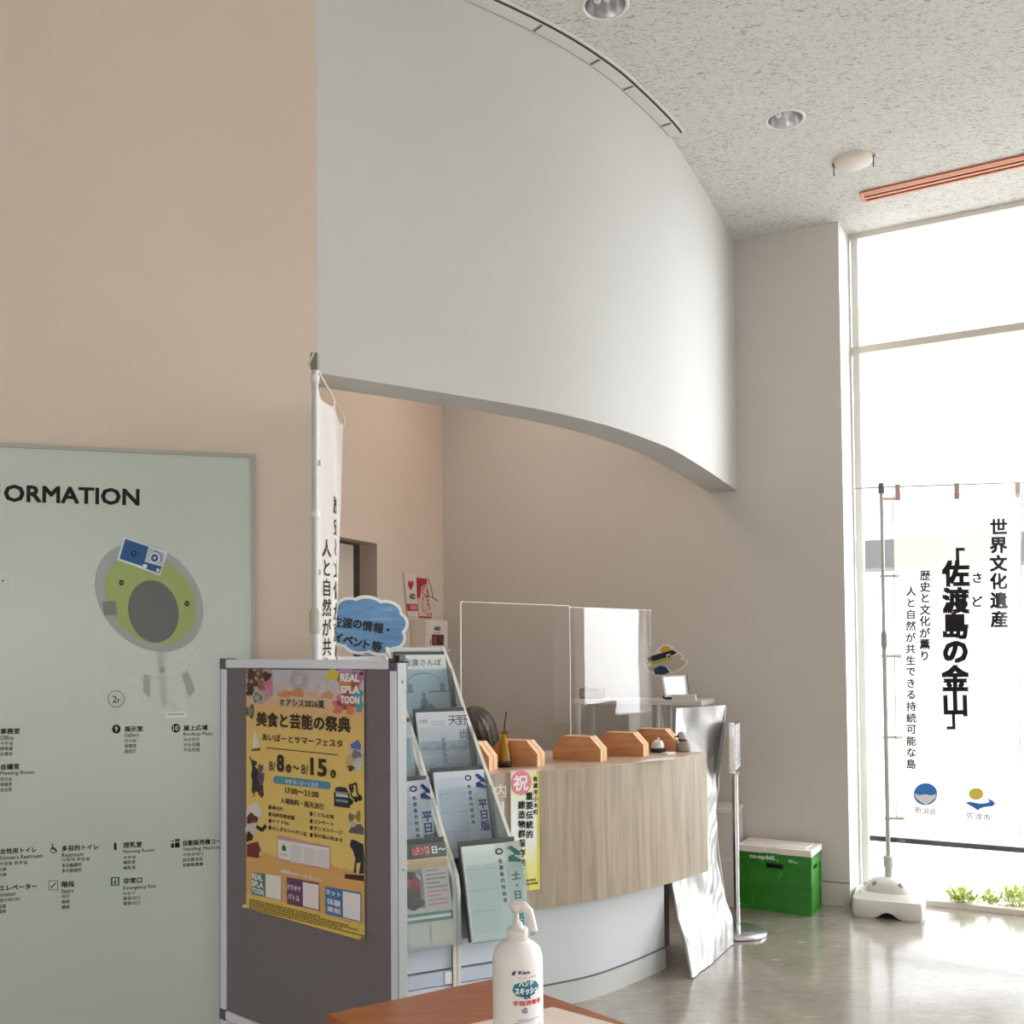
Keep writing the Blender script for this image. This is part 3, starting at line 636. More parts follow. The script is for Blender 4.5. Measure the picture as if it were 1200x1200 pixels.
# picture: food on the upper left
ar.ppoly([a3(130, 92), a3(330, 96), a3(330, 300), a3(240, 370), a3(130, 300)], mat((176, 160, 166), 0.4), 1)
for x, y, r, c in ((165, 130, 38, (92, 56, 50)), (225, 130, 40, (120, 78, 66)), (285, 150, 34, (66, 38, 36)), (170, 200, 40, (84, 60, 52)), (225, 205, 34, (146, 108, 92)), (290, 200, 30, (206, 110, 140)), (160, 265, 36, (70, 46, 40)), (300, 250, 32, (214, 130, 158)), (215, 130, 14, (206, 178, 160)), (165, 190, 14, (196, 168, 150)), (250, 240, 22, (182, 92, 110))): blob(a3, x, y, r, r * 1.05, c, 2)
blob(a3, 215, 315, 50, 52, (196, 190, 182), 3); blob(a3, 215, 315, 38, 40, (126, 124, 116), 4); blob(a3, 212, 318, 20, 22, (176, 170, 150), 5)
blob(a3, 158, 425, 34, 50, (92, 84, 62), 3); blob(a3, 158, 422, 22, 34, (140, 128, 100), 4)
# fireworks
for cx, cy, R_, m, nn_ in ((535, 180, 76, mat((92, 88, 104), 0.4), 22), (680, 235, 66, mat((226, 222, 232), 0.4), 24), (590, 150, 40, mat((204, 200, 214), 0.4), 16)):
    for k in range(nn_):
        t = 2 * pi * k / nn_; r0 = R_ * (0.42 + 0.12 * (k % 2)); ar.line([a3(cx + r0 * cos(t), cy + r0 * sin(t)), a3(cx + R_ * cos(t), cy + R_ * sin(t))], 0.0016, m, 2)
for x, y, r, c in ((420, 290, 50, (214, 150, 98)), (520, 280, 60, (208, 142, 96)), (640, 290, 40, (220, 170, 140)), (760, 300, 50, (214, 160, 110))): blob(a3, x, y, r, r * 0.55, c, 1)
# paint splats behind the white words
for x, y, r, c in ((800, 140, 50, (212, 196, 70)), (905, 125, 70, (196, 150, 190)), (985, 170, 60, (190, 120, 160)), (920, 230, 80, (214, 140, 92)), (1000, 300, 48, (86, 164, 186)), (1005, 385, 42, (92, 168, 180)), (850, 390, 52, (218, 120, 110)), (930, 400, 46, (226, 130, 96)), (900, 320, 70, (206, 126, 150))): blob(a3, x, y, r if x < 970 else min(r, 1040 - x), r, c, 2, 0.26)
W_ = mat((240, 238, 236), 0.4)
for s, x, yt, yb in (('REAL', 860, 128, 192), ('SPLA', 862, 222, 282), ('TOON', 862, 300, 362)):
    xl, y0 = a3(x, yb); xr, y1 = a3(1012, yt); ar.ptext(s, xl, xr, y1, y0, W_, 4, 0.05)
# sailing boat
ar.ppoly([a3(192, 545), a3(200, 700), a3(172, 712)], mat((236, 234, 230), 0.4), 2); ar.ppoly([a3(196, 560), a3(232, 690), a3(203, 704)], mat((222, 222, 226), 0.4), 2); ar.ppoly([a3(160, 722), a3(240, 710), a3(232, 730), a3(170, 734)], mat((120, 60, 44), 0.4), 3)
# dancers
dk = (40, 34, 34)
blob(a3, 185, 830, 22, 26, dk, 2); blob(a3, 192, 910, 30, 60, dk, 2); blob(a3, 200, 1000, 34, 66, (52, 40, 44), 2); ar.line([a3(175, 830), a3(150, 775)], 0.005, mat(dk, 0.4), 2); ar.line([a3(190, 1040), a3(185, 1090)], 0.005, mat(dk, 0.4), 2)
blob(a3, 238, 870, 20, 34, (96, 66, 84), 3); blob(a3, 238, 950, 26, 56, (104, 66, 110), 3); blob(a3, 242, 1050, 20, 50, (64, 44, 50), 3)
# dish
blob(a3, 980, 770, 62 if False else 56, 118, (196, 196, 198), 2, 0.06); blob(a3, 985, 690, 42, 34, (92, 110, 176), 3); blob(a3, 985, 760, 38, 34, (128, 124, 128), 3); blob(a3, 930, 820, 34, 52, (206, 176, 120), 3); blob(a3, 945, 868, 26, 24, (84, 70, 60), 4); blob(a3, 1000, 850, 34, 40, (208, 206, 210), 4)
# car and scooters
ar.ppoly([a3(820, 1025), a3(850, 1012), a3(905, 1020), a3(928, 1060), a3(820, 1050)], mat((44, 52, 70), 0.3), 3)
ar.ppoly([a3(810, 1055), a3(932, 1066), a3(940, 1130), a3(935, 1180), a3(812, 1165)], mat((38, 44, 58), 0.3), 3)
ar.ppoly([a3(828, 1062), a3(915, 1072), a3(928, 1098), a3(826, 1088)], mat((214, 220, 226), 0.3), 4); ar.ppoly([a3(826, 1108), a3(922, 1120), a3(920, 1140), a3(828, 1128)], mat((132, 142, 156), 0.3), 4)
for x, y in ((945, 1130), (985, 1110), (1015, 1100)): ar.pell(*a3(x, y), 2.6, 3.6, mat((36, 32, 34), 0.4), 4, 0, 16)
ar.line([a3(930, 1000), a3(950, 1090), a3(985, 1108)], 0.006, mat((48, 38, 36), 0.4), 4); ar.line([a3(985, 985), a3(992, 1060), a3(1015, 1098)], 0.006, mat((40, 36, 40), 0.4), 4); ar.line([a3(930, 1005), a3(985, 985)], 0.006, mat((60, 46, 40), 0.4), 4)
blob(a3, 950, 1030, 18, 24, (70, 52, 44), 4)
# white haired drum dancer
blob(a4, 185, 70, 60, 62, (226, 222, 218), 2, 0.1); blob(a4, 170, 130, 44, 40, (92, 44, 36), 3); blob(a4, 172, 200, 48, 50, (214, 206, 204), 3); ar.line([a4(205, 190), a4(250, 220), a4(280, 180)], 0.012, mat((40, 30, 30), 0.4), 4)
blob(a4, 150, 270, 26, 40, (60, 30, 26), 3); ar.ppoly([a4(130, 330), a4(215, 305), a4(242, 380), a4(245, 425), a4(210, 436), a4(130, 425)], mat((128, 34, 36), 0.4), 3); blob(a4, 240, 405, 14, 22, (216, 206, 190), 4)
# grey figure with long horns and the dark standing figure on a base
blob(a4, 945, 120, 24, 34, (132, 118, 76), 2); blob(a4, 1000, 110, 20, 44, (150, 134, 80), 2); ar.ppoly([a4(925, 225), a4(960, 180), a4(1020, 170), a4(1043, 205), a4(1043, 255), a4(930, 240)], mat((98, 94, 84), 0.4), 2); blob(a4, 955, 180, 22, 30, (196, 192, 200), 3); blob(a4, 955, 205, 14, 10, (92, 60, 128), 4)
ar.ppoly([a4(935, 340), a4(945, 290), a4(985, 300), a4(1040, 330), a4(1046, 420), a4(1046, 560), a4(1005, 560), a4(1020, 470), a4(985, 480), a4(985, 555), a4(965, 550), a4(978, 440), a4(960, 380)], mat((34, 36, 52), 0.4), 3)
ar.ppoly([a4(895, 562), a4(1046, 570), a4(1047, 618), a4(896, 596)], mat((74, 30, 34), 0.4), 4)
# blue pill
def pill(f, xl, yl, xr, yr, h, m, layer):
    P = []
    for k in range(9): t = pi / 2 + pi * k / 8; P.append(f(xl + h * 0.45 * cos(t), yl - h / 2 * sin(t)))
    for k in range(9): t = -pi / 2 + pi * k / 8; P.append(f(xr + h * 0.45 * cos(t), yr - h / 2 * sin(t)))
    ar.ppoly(P, m, layer)
pill(a3, 362, 957, 760, 1003, 60, mat((72, 152, 178), 0.4), 3)
# lower panels
def card(pts, c, layer): ar.ppoly([a4(*p) for p in pts], mat(c, 0.4), layer)
card([(365, 258), (780, 345), (782, 535), (370, 450)], (206, 150, 164), 3); card([(372, 290), (775, 358), (775, 522), (376, 436)], (240, 236, 236), 4)
ar.ppoly([a4(403, 352), a4(420, 330), a4(440, 354), a4(437, 384), a4(406, 378)], mat((52, 122, 90), 0.4), 5)
for x, y, w_, h_, s in ((468, 328, 92, 138, .17), (572, 345, 94, 138, .17), (672, 362, 96, 138, .17)): card([(x, y), (x + w_, y + w_ * s), (x + w_, y + h_ + w_ * s), (x, y + h_)], (224, 222, 224), 5)
card([(165, 545), (400, 580), (404, 770), (168, 720)], (74, 132, 134), 3); card([(276, 560), (398, 580), (398, 765), (278, 738)], (238, 236, 232), 4)
card([(440, 583), (696, 632), (700, 850), (444, 795)], (108, 62, 104), 3); card([(568, 622), (692, 646), (692, 842), (570, 812)], (240, 232, 236), 4)
card([(740, 658), (1024, 706), (1026, 938), (744, 872)], (72, 124, 186), 3); card([(880, 694), (1018, 720), (1018, 930), (882, 896)], (238, 238, 242), 4)
ar.build('artwork', po, fix=False)
le = Marks(FQ, lift=0.0003); DKT = mat((48, 34, 28), 0.5)
def pt3(s, xl, xr, yt, yb, m=DKT, b=0.0, f=a3, layer=7):
    x0, y0 = f(xl, yt); _x, y1 = f(xl, yb); x2, _y = f(xr, yt); le.ptext(s, x0, x2, y0, y1, m, layer, b)
pt3('オアシス2026夏', 385, 740, 325, 382, b=0.014); pt3('美食と芸能の祭典', 206, 942, 425, 540, b=0.03); pt3('あいぽーとサマーフェスタ', 252, 882, 592, 650, b=0.014)
le.line([a3(285, 708), a3(845, 764)], 0.0024, DKT, 7)
pt3('8', 305, 334, 812, 885); pt3('/', 338, 356, 815, 890); pt3('8', 366, 424, 757, 893, b=0.035); pt3('〜', 492, 542, 846, 876, b=0.02); pt3('8', 556, 588, 838, 912); pt3('/', 592, 612, 842, 918); pt3('15', 628, 758, 785, 922, b=0.03)
for x, y in ((458, 870), (805, 912)): le.pell(*a3(x, y), 3.2, 4.9, DKT, 7, 0, 20); le.ptext('土', a3(x - 12, 0)[0], a3(x + 12, 0)[0], a3(0, y - 17)[1], a3(0, y + 15)[1], mat((220, 190, 110), 0.5), 8)
pt3('会場 あいぽーと佐渡', 432, 692, 948, 984, W_); pt3('17:00〜21:00', 430, 692, 1016, 1062, b=0.014); pt3('入場無料・雨天決行', 395, 735, 1094, 1142, b=0.014)
for s, x, y, xr in (('縁日市', 332, 24, 412), ('伝統芸能披露', 330, 78, 506), ('ナイトDJ', 330, 130, 458), ('ふしぎなシャボン玉', 330, 183, 600), ('こども広場', 655, 75, 812), ('コンサート', 655, 132, 812), ('ダンスステージ', 655, 184, 880), ('鬼の面小判まき', 655, 240, 880)):
    xb = 313 if x < 500 else 636
    le.pell(*a4(xb, y + 16), 1.6, 2.7, DKT, 7, 0, 14); pt3(s, x, xr, y, y + 32, f=a4, b=0.014)
pt3('あいぽーと佐渡', 392, 446, 392, 412, mat((60, 50, 60), 0.5), f=a4); pt3('公式サイト', 480, 650, 286, 300, W_, f=a4)
pt3('各種詳細は公式サイトをご覧ください！', 396, 726, 520, 548, mat((244, 238, 240), 0.5), 0.03, a4)
for s, x0, x1, y0, y1 in (('REAL', 172, 258, 548, 598), ('SPLA', 170, 262, 606, 652), ('TOON', 172, 266, 662, 706)): pt3(s, x0, x1, y0, y1, W_, 0.04, a4)
pt3('カラオケ', 446, 556, 634, 676, W_, 0.02, a4); pt3('バトル', 454, 546, 708, 754, W_, 0.02, a4)
pt3('ヨット', 750, 866, 676, 716, W_, 0.03, a4); pt3('体験', 758, 866, 744, 796, W_, 0.02, a4); pt3('乗船', 760, 868, 808, 850, W_, 0.02, a4)
rr = random.Random(3)
for r in range(5):                                            # rows of fine print too small to read
    x = 150.0
    while x < (700, 930, 1000, 860, 1030)[r]:
        w_ = rr.uniform(14, 34); y = 752 + r * 17 + (x - 150) * 0.245
        le.ppoly([a4(x, y), a4(x + w_, y + w_ * .245), a4(x + w_, y + 8 + w_ * .245), a4(x, y + 8)], mat((96, 76, 34), 0.5), 7); x += w_ + rr.uniform(3, 9)
le.build('lettering', po, fix=False)
for x, y, c in ((291, 787, (120, 120, 124)), (425, 789, (96, 60, 66)), (288.4, 1061.5, (226, 214, 200)), (426, 1100, (140, 120, 60))):
    q = FP.pt(x, y, 0.002); tag(MB().lathe([(0.0, 0.010), (0.004, 0.009), (0.0035, 0.004), (0.006, 0.002), (0.006, 0.0)], q, mat(c, 0.4), 14, FP.n).build('push_pin'),
        {291: 'grey push pin in the top left corner of the yellow poster', 425: 'dark red push pin in the top right corner of the yellow poster', 288.4: 'pale push pin at the bottom left corner of the yellow poster', 426: 'brass push pin at the bottom right corner of the yellow poster'}[x], 'push pin', 'push pins of the poster')

# ------------------------------------------------------------------ tall banners on poles
PW_ = mat((196, 198, 196), 0.35)
def banner_base(t, c, yaw, hw):
    R = Matrix.Rotation(yaw, 3, 'Z')
    def ring(a, b, z, e=9.0, notch=0.0, N=48):
        out = []
        for k in range(N):
            th = 2 * pi * k / N; ct, st = cos(th), sin(th); r = (abs(ct) ** e + abs(st) ** e) ** (-1 / e)
            p = V3((a * r * ct, b * r * st, z)); d = abs(p.x) / 0.06
            if notch and p.y < -b * 0.7 and d < 1: p.z += notch * (1 - d * d)
            out.append(c + R @ p)
        return out
    N = 48; M = mat((226, 224, 216), 0.45)
    rs = [ring(hw * .97, hw * .97, 0.0, notch=0.035), ring(hw, hw, 0.012, notch=0.028), ring(hw, hw, 0.085), ring(hw * .96, hw * .96, 0.098), ring(hw * .84, hw * .84, 0.104, 6), ring(hw * .80, hw * .74, 0.120, 4), ring(hw * .70, hw * .62, 0.124, 3), ring(hw * .62, hw * .56, 0.155, 2.6), ring(hw * .46, hw * .46, 0.182, 2.2), ring(hw * .26, hw * .26, 0.196, 2), ring(hw * .12, hw * .12, 0.198, 2)]
    mb = MB(); mb.add([p for r in rs for p in r], [(i * N + k, i * N + (k + 1) % N, (i + 1) * N + (k + 1) % N, (i + 1) * N + k) for i in range(len(rs) - 1) for k in range(N)], M, True)
    mb.add(rs[-1], [tuple(range(N))], M); wbo = mb.build('water_base', t, weld=True); q = wbo.modifiers.new('crisp', 'EDGE_SPLIT'); q.split_angle = radians(38)
    for s in (-1, 1): MB().lathe([(0, 0.004), (0.014, 0.003), (0.016, -0.004)], c + R @ V3((s * hw * .36, -hw * .42, 0.168)), mat((150, 148, 142), 0.5), 16, (s * 0.3, -0.75, 0.6)).build('recess', t)
    MB().lathe([(0, 0.03), (0.016, 0.03), (0.018, 0.0)], c + R @ V3((-hw * .62, hw * .1, 0.125)), mat((216, 214, 206), 0.45), 16).build('filler_cap', t)
    MB().lathe([(0.022, 0.19), (0.020, 0.25), (0.026, 0.252), (0.028, 0.31), (0.02, 0.315), (0.0, 0.315)], c, mat((206, 206, 200), 0.4), 20).build('socket', t)

# --- right banner, standing at the window
c = at_z(1038.5, 1068, 0); Yp = c.y
ptop = at_y(1036.5, 572, Yp); c.x = (c.x + ptop.x) / 2 ; z1 = ptop.z
aL = at_y(1000, 574, Yp)
AD = V3((cos(radians(4)), -sin(radians(4)), 0))
FR = Frame(V3((c.x, c.y, 0)), AD)
rb = thing('banner_stand', 'white world heritage banner on a pole standing before the tall window', 'banner', c, 'white world heritage banners')
banner_base(rb, c, radians(-24), 0.19)
zj = FR.px(1038, 750)[1]
MB().tube([c + V3((0, 0, 0.2)), V3((c.x, c.y, zj))], 0.0125, PW_, 14).build('pole', rb); MB().tube([V3((c.x, c.y, zj)), V3((c.x, c.y, z1))], 0.0105, PW_, 14).build('pole', rb)
MB().lathe([(0.0125, -0.05), (0.018, -0.03), (0.018, 0.03), (0.0125, 0.05)], V3((c.x, c.y, zj)), mat((168, 170, 166), 0.4), 16).build('pole_joint', rb)
MB().lathe([(0.0, 0.03), (0.016, 0.028), (0.018, -0.03), (0.0, -0.03)], V3((c.x, c.y, z1)), mat((120, 122, 118), 0.5), 16).build('top_joint', rb)
ua0 = FR.px(1001, 574)[0]; ua1 = FR.px(1200, 569)[0] + 0.02
MB().tube([FR(ua0, z1, 0), FR(0, z1 + 0.005, 0), FR(ua1, z1 + 0.018, 0)], 0.0045, PW_, 10).build('cross_arm', rb)
cu = [FR.px(1046, 580), FR.px(1197, 577), FR.px(1195, 977.5), FR.px(1050, 959)]
def wave(u, v): return 0.010 * sin(u * 9 + 0.6) * (0.4 + 0.6 * (z1 - v) / 2) + 0.005 * sin(v * 7 + u * 5)
def rflag(a, b):
    top = (cu[0][0] + (cu[1][0] - cu[0][0]) * a, cu[0][1] + (cu[1][1] - cu[0][1]) * a); bot = (cu[3][0] + (cu[2][0] - cu[3][0]) * a, cu[3][1] + (cu[2][1] - cu[3][1]) * a)
    u = top[0] + (bot[0] - top[0]) * b; v = top[1] + (bot[1] - top[1]) * b - 0.012 * sin(pi * a) * b * 0; return FR(u, v, wave(u, v))
cl = MB().grid(rflag, 24, 48, M_CLOTH).build('banner_cloth', rb, fix=False)
hem = MB(); hm = mat((178, 172, 168), 0.8)
hem.tube([rflag(0, k / 24) for k in range(25)], 0.0022, hm, 6); hem.tube([rflag(1, k / 24) for k in range(25)], 0.0022, hm, 6); hem.tube([rflag(k / 12, 1) for k in range(13)], 0.0018, hm, 6); hem.tube([rflag(k / 12, 0) for k in range(13)], 0.0018, hm, 6)
hem.build('hem', cl)
sw = mat((228, 214, 208), 0.7)
for y in (675, 769, 864, 959):
    u, v = FR.px(1040, y); MB().fbox(FR, -0.016, cu[0][0] + 0.03, v - 0.008, v + 0.008, -0.006, 0.006, sw).build('strap', rb)
MB().fbox(FR, 0.0, cu[0][0] + 0.03, z1 - 0.07, z1 - 0.055, -0.004, 0.004, sw).build('strap', rb)
for a in (0.04, 0.5, 0.97):
    u = cu[0][0] + (cu[1][0] - cu[0][0]) * a; MB().fbox(FR, u - 0.012, u + 0.012, cu[0][1] - 0.03, z1 + 0.02, -0.007, 0.007, mat((196, 160, 150), 0.7)).build('strap', rb)
def rsurf(u, v, n): return FR(u, v, wave(u, v) + n)
rl = Marks(rsurf, FR.px, 0.0015); RINK = mat((44, 40, 42), 0.7, 0, 0.1)
KPX = Yp / FPX
def rch(s, x, ys, size, b=0.0, sx=1.0):
    for ch, y in zip(s, ys): u, v = FR.px(x if not isinstance(x, (list, tuple)) else x[0], y); rl.char(ch, u, v, size * KPX, RINK, 1, b, sx)
rch('世界文化遺産', 1170.3, (616.8, 638.8, 660, 681, 703.5, 725.5), 19.5, 0.034)
rch('「', 1126, (651.5,), 27, 0.03); rch('佐渡島の金山', 1120, (672, 703.5, 733, 764, 794.5, 824), 31, 0.042); rch('」', 1114.5, (845,), 27, 0.03)
rch('さど', 1145.5, (677, 704.8), 13.5, 0.026)
rch('歴史と文化が薫り', 1083.6, (674.6, 687.8, 700.8, 714.5, 727.8, 741.5, 754.7, 768.5), 12.5, 0.022)
rch('人と自然が共生できる持続可能な島', 1067, [693 + 13.46 * k for k in range(16)], 11.5, 0.02)
bl = mat((56, 128, 214), 0.6); rl.build('lettering', cl, fix=False); rl = Marks(rsurf, FR.px, 0.0015)
rl.pell(1084.3, 930.5, 14, 13, bl, 1, 0, 36); rl.ppoly([(1071.2, 929.5), (1077, 931.6), (1084, 930.6), (1091, 932), (1097.4, 930.2), (1096, 935), (1091, 939.5), (1085, 943.2), (1078, 939.5), (1073, 935)], mat((246, 248, 250), 0.6), 2)
for ch, x, y in zip('新潟県', (1075.5, 1084.5, 1093), (949, 950.5, 952)): u, v = FR.px(x, y); rl.char(ch, u, v, 8 * KPX, RINK, 1)
rl.build('prefecture_emblem', cl, fix=False); rl = Marks(rsurf, FR.px, 0.0015)
rl.pell(1144, 930.5, 8.5, 7, mat((244, 226, 96), 0.6), 1, 0, 28)
rl.ppoly([(1131.5, 941), (1137, 939.6), (1147, 941.6), (1155, 941.4), (1159.5, 939.6), (1157, 935.6), (1163, 938), (1166, 941.6), (1163, 944.6), (1154, 945.8), (1149, 947.4), (1146.5, 950), (1140, 945.6)], bl, 2)
for ch, x, y in zip('佐渡市', (1137.5, 1147.3, 1156.8), (956, 957, 958)): u, v = FR.px(x, y); rl.char(ch, u, v, 8.5 * KPX, RINK, 1)
rl.build('city_emblem', cl, fix=False)

# --- left banner, behind the notice board, seen almost edge on
Yq = 3.12; c = at_y(369.5, 700, Yq); c.z = 0; ptop = at_y(369.5, 424, Yq); z1 = ptop.z
lb = thing('banner_stand', 'white world heritage banner seen edge-on behind the grey notice board', 'banner', c, 'white world heritage banners')
banner_base(lb, c, radians(24), 0.17)
zj = at_y(369, 728, Yq).z; zk = at_y(369, 604, Yq).z
MB().tube([c + V3((0, 0, 0.2)), V3((c.x, c.y, zj))], 0.0125, PW_, 14).build('pole', lb); MB().tube([V3((c.x, c.y, zj)), V3((c.x, c.y, z1 - 0.02))], 0.0105, PW_, 14).build('pole', lb)
MB().lathe([(0.0125, -0.04), (0.019, -0.025), (0.019, 0.025), (0.0125, 0.04)], V3((c.x, c.y, zj)), mat((188, 184, 170), 0.4), 16).build('pole_joint', lb)
for zz in (zk, at_y(369, 444, Yq).z): MB().lathe([(0.0, 0.012), (0.0145, 0.012), (0.0145, -0.012), (0.0, -0.012)], V3((c.x, c.y, zz)), mat((232, 230, 222), 0.5), 16).build('pole_band', lb)
MB().box((c.x, c.y, z1), (0.024, 0.03, 0.055), mat((128, 124, 108), 0.5)).box((c.x - 0.008, c.y - 0.012, z1 + 0.008), (0.006, 0.012, 0.05), mat((206, 200, 184), 0.5), Matrix.Rotation(0.4, 3, 'Y')).build('top_joint', lb, bevel=0.003)
aend = at_y(402, 489, 3.72); a0 = V3((c.x + 0.008, c.y, z1 - 0.025))
MB().tube([a0, (a0 + aend) / 2 + V3((0, 0, 0.002)), aend], [0.0042, 0.0038, 0.0032], mat((226, 214, 202), 0.4), 10).build('cross_arm', lb)
# cloth path seen from above: (length along the cloth, sight column)
PATH = [(0.0, 373.6), (0.085, 375.2), (0.165, 389.0), (0.19, 393.5), (0.225, 394.0), (0.27, 392.5), (0.36, 396), (0.47, 400), (0.60, 403.0)]
pts = []; Yc = c.y + 0.008
for k, (s_, x_) in enumerate(PATH):
    if k:
        ds = s_ - PATH[k - 1][0]; Xp = pts[-1].x
        lo, hi = 0.0, ds
        for _i in range(40):
            mid = (lo + hi) / 2; P = at_y(x_, 700, Yc + mid)
            if hypot(P.x - Xp, mid) < ds: lo = mid
            else: hi = mid
        Yc += lo
    P = at_y(x_, 700, Yc); pts.append(V3((P.x, P.y, 0)))
def path_at(s_):
    for k in range(len(PATH) - 1):
        if s_ <= PATH[k + 1][0] or k == len(PATH) - 2:
            t = (s_ - PATH[k][0]) / (PATH[k + 1][0] - PATH[k][0]); t = min(max(t, 0), 1); return pts[k].lerp(pts[k + 1], t)
SS = [path_at(0.6 * k / 60) for k in range(61)]
for _ in range(2): SS = [SS[0]] + [(SS[i - 1] + SS[i] * 2 + SS[i + 1]) / 4 for i in range(1, 60)] + [SS[-1]]
HF = 1.72
def lflag(s_, h):       # s_ along 0..0.6, h below the top edge
    k = min(max(s_ / 0.01, 0), 59.999); i = int(k); w = SS[i].lerp(SS[i + 1], k - i)
    st = a0.lerp(aend, s_ / 0.6); st = V3((st.x, st.y, 0)); st.x = st.x * 0.5 + w.x * 0.5; st.y = st.y
    b = min(1, h / 0.30); b = b * b * (3 - 2 * b)
    p = st.lerp(w, 0.25 + 0.75 * b); e = min(max((s_ - 0.21) / 0.2, 0), 1); p.x -= e * e * (3 - 2 * e) * min(1, h / 1.05) * 0.036 * p.y / 3.6; ztop = z1 - 0.075 + (aend.z - 0.02 - (z1 - 0.075)) * s_ / 0.6
    return V3((p.x, p.y, ztop - h - 0.03 * sin(pi * ((s_ / 0.3) % 1)) * max(0, 1 - h / .2)))
cl = MB().grid(lambda a, b: lflag(0.6 * a, HF * b), 60, 50, M_CLOTH).build('banner_cloth', lb, fix=False)
for s_ in (0.3, 0.585):
    p = lflag(s_, 0.0); q = a0.lerp(aend, s_ / 0.6)
    MB().tube([p + V3((0, 0, -0.015)), (p + q) / 2 + V3((0.006, 0, 0)), q + V3((0, 0, 0.004))], 0.004, mat((240, 226, 214), 0.6), 8).build('strap', lb)
for h in (0.25, 0.6, 0.95):
    p = lflag(0.0, h); MB().box((p.x - 0.006, p.y, p.z), (0.03, 0.016, 0.016), sw).build('strap', lb)
def lsurf(u, v, n):
    p = lflag(u, v); q = lflag(min(u + 0.004, 0.6), v); r_ = lflag(max(u - 0.004, 0), v); d = (q - r_).normalized()
    return p + V3((d.y, -d.x, 0)) * n
ll = Marks(lambda u, v, n: lsurf(u, -v, n), None, 0.0016)
k_ = 0.6 / 0.715; hz = lambda y: z1 - 0.075 - at_y(382, y, 3.2).z
for j, ch in enumerate('人と自然が共生できる持続可能な島'):
    ll.char(ch, 0.127, -(hz(642) + j * 0.0655), 0.062, RINK, 1, 0.012)
for j, ch in enumerate('歴史と文化が薫り'): ll.char(ch, 0.205, -(hz(588) + j * 0.072), 0.066, RINK, 1, 0.012)
ll.build('lettering', cl, fix=False)
# ------------------------------------------------------------------ reception counter
HC = 1.0
fpx = [(575, 907.0), (620, 904.2), (666, 901.0), (706, 898.0), (745, 893.8), (790, 888.2), (828, 882)]
fp = [flat(at_z(x, y, HC)) for x, y in fpx]
e0 = (fp[0] - fp[1]).normalized(); fp = [fp[0] + e0 * 0.75 + V3((-0.0, -0.0, 0)), fp[0] + e0 * 0.35] + fp
def relax(P, n=8, it=40):
    Q = smooth_path([(p.x, p.y) for p in P], n)
    for _ in range(it): Q = [Q[0]] + [(Q[i - 1] + Q[i] * 2 + Q[i + 1]) / 4 for i in range(1, len(Q) - 1)] + [Q[-1]]
    return Q
FPATH = relax(fp); FNRM = normals(FPATH)                       # left to right, normals towards the viewer
def on_path_x(xpx):
    return min(range(len(FPATH)), key=lambda i: abs((lambda P: CX + FPX * P.x / -P.z)(RM.transposed() @ (FPATH[i] + V3((0, 0, HC)) - CAM)) - xpx))
k_ = on_path_x(700); d_ = ray(700, 1054.5); ZB = (CAM + d_ * (FPATH[k_].y / d_.y)).z
DEPTH = 0.66
ct = thing('reception_counter', 'curved wood-grain reception counter with a grey plinth under the curved wall', 'counter', FPATH[len(FPATH) // 2])
def curved(P, N, a, b, z0, z1, m, name, parent, mtop=None, bevel=0):
    n = len(P); f = [P[i] - N[i] * a for i in range(n)]; g = [P[i] - N[i] * (b(i) if callable(b) else b) for i in range(n)]
    mb = MB(); q = [(i, i + 1, n + i + 1, n + i) for i in range(n - 1)]
    mb.add(up(f, z0) + up(f, z1), q, m, True); mb.add(up(g, z0) + up(g, z1), q, m, True)
    mb.add(up(f, z1) + up(g, z1), q, mtop or m); mb.add(up(f, z0) + up(g, z0), q, m)
    for i in (0, n - 1): mb.add([V3((f[i].x, f[i].y, z0)), V3((g[i].x, g[i].y, z0)), V3((g[i].x, g[i].y, z1)), V3((f[i].x, f[i].y, z1))], [(0, 1, 2, 3)], m)
    return mb.build(name, parent)
fpan = curved(FPATH, FNRM, 0.0, 0.035, ZB, HC - 0.003, M_LAMINATE, 'front_panel', ct)
ia, ib = on_path_x(768), on_path_x(796)
def topdepth(i): k = min(max((i - ia) / max(ib - ia, 1), 0), 1); return DEPTH + (0.24 - DEPTH) * k * k * (3 - 2 * k)
curved(FPATH, FNRM, 0.003, topdepth, HC - 0.035, HC, M_COUNTERTOP, 'worktop', ct)
ep = FPATH[-1]; en = FNRM[-1]; et = (FPATH[-1] - FPATH[-3]).normalized()
b_ = [ep - en * 0.035 - et * 0.03, ep - en * 0.035, ep - en * 0.07, ep - en * 0.07 - et * 0.03]
MB().hexa([V3((p.x, p.y, ZB)) for p in b_], [V3((p.x, p.y, HC - 0.036)) for p in b_], M_LAMINATE).build('end_panel', ct)
kp = [flat(at_z(x, y, 0)) for x, y in ((690, 1178), (715, 1169.5), (740, 1159.5), (764, 1149), (786, 1138))]
kp = [p + V3((-0.02, 0.045, 0)) for p in kp]
lf = [FPATH[i] - FNRM[i] * 0.05 for i in range(0, len(FPATH)) if (FPATH[i] - kp[0]).length > 0.25 and FPATH[i].x < kp[0].x - 0.2][::8]
kp = lf + kp
KP = relax(kp, 6, 20); KN = normals(KP)
curved(KP, KN, 0.0, 0.06, 0.0, ZB, mat((206, 210, 212), 0.55), 'plinth', ct)
curved(KP, KN, -0.006, 0.0, 0.0, 0.095, mat((196, 198, 196), 0.5), 'plinth_skirting', ct)
curved(KP, KN, -0.0065, 0.0, 0.095, 0.101, mat((96, 100, 104), 0.6), 'skirting_joint', ct)
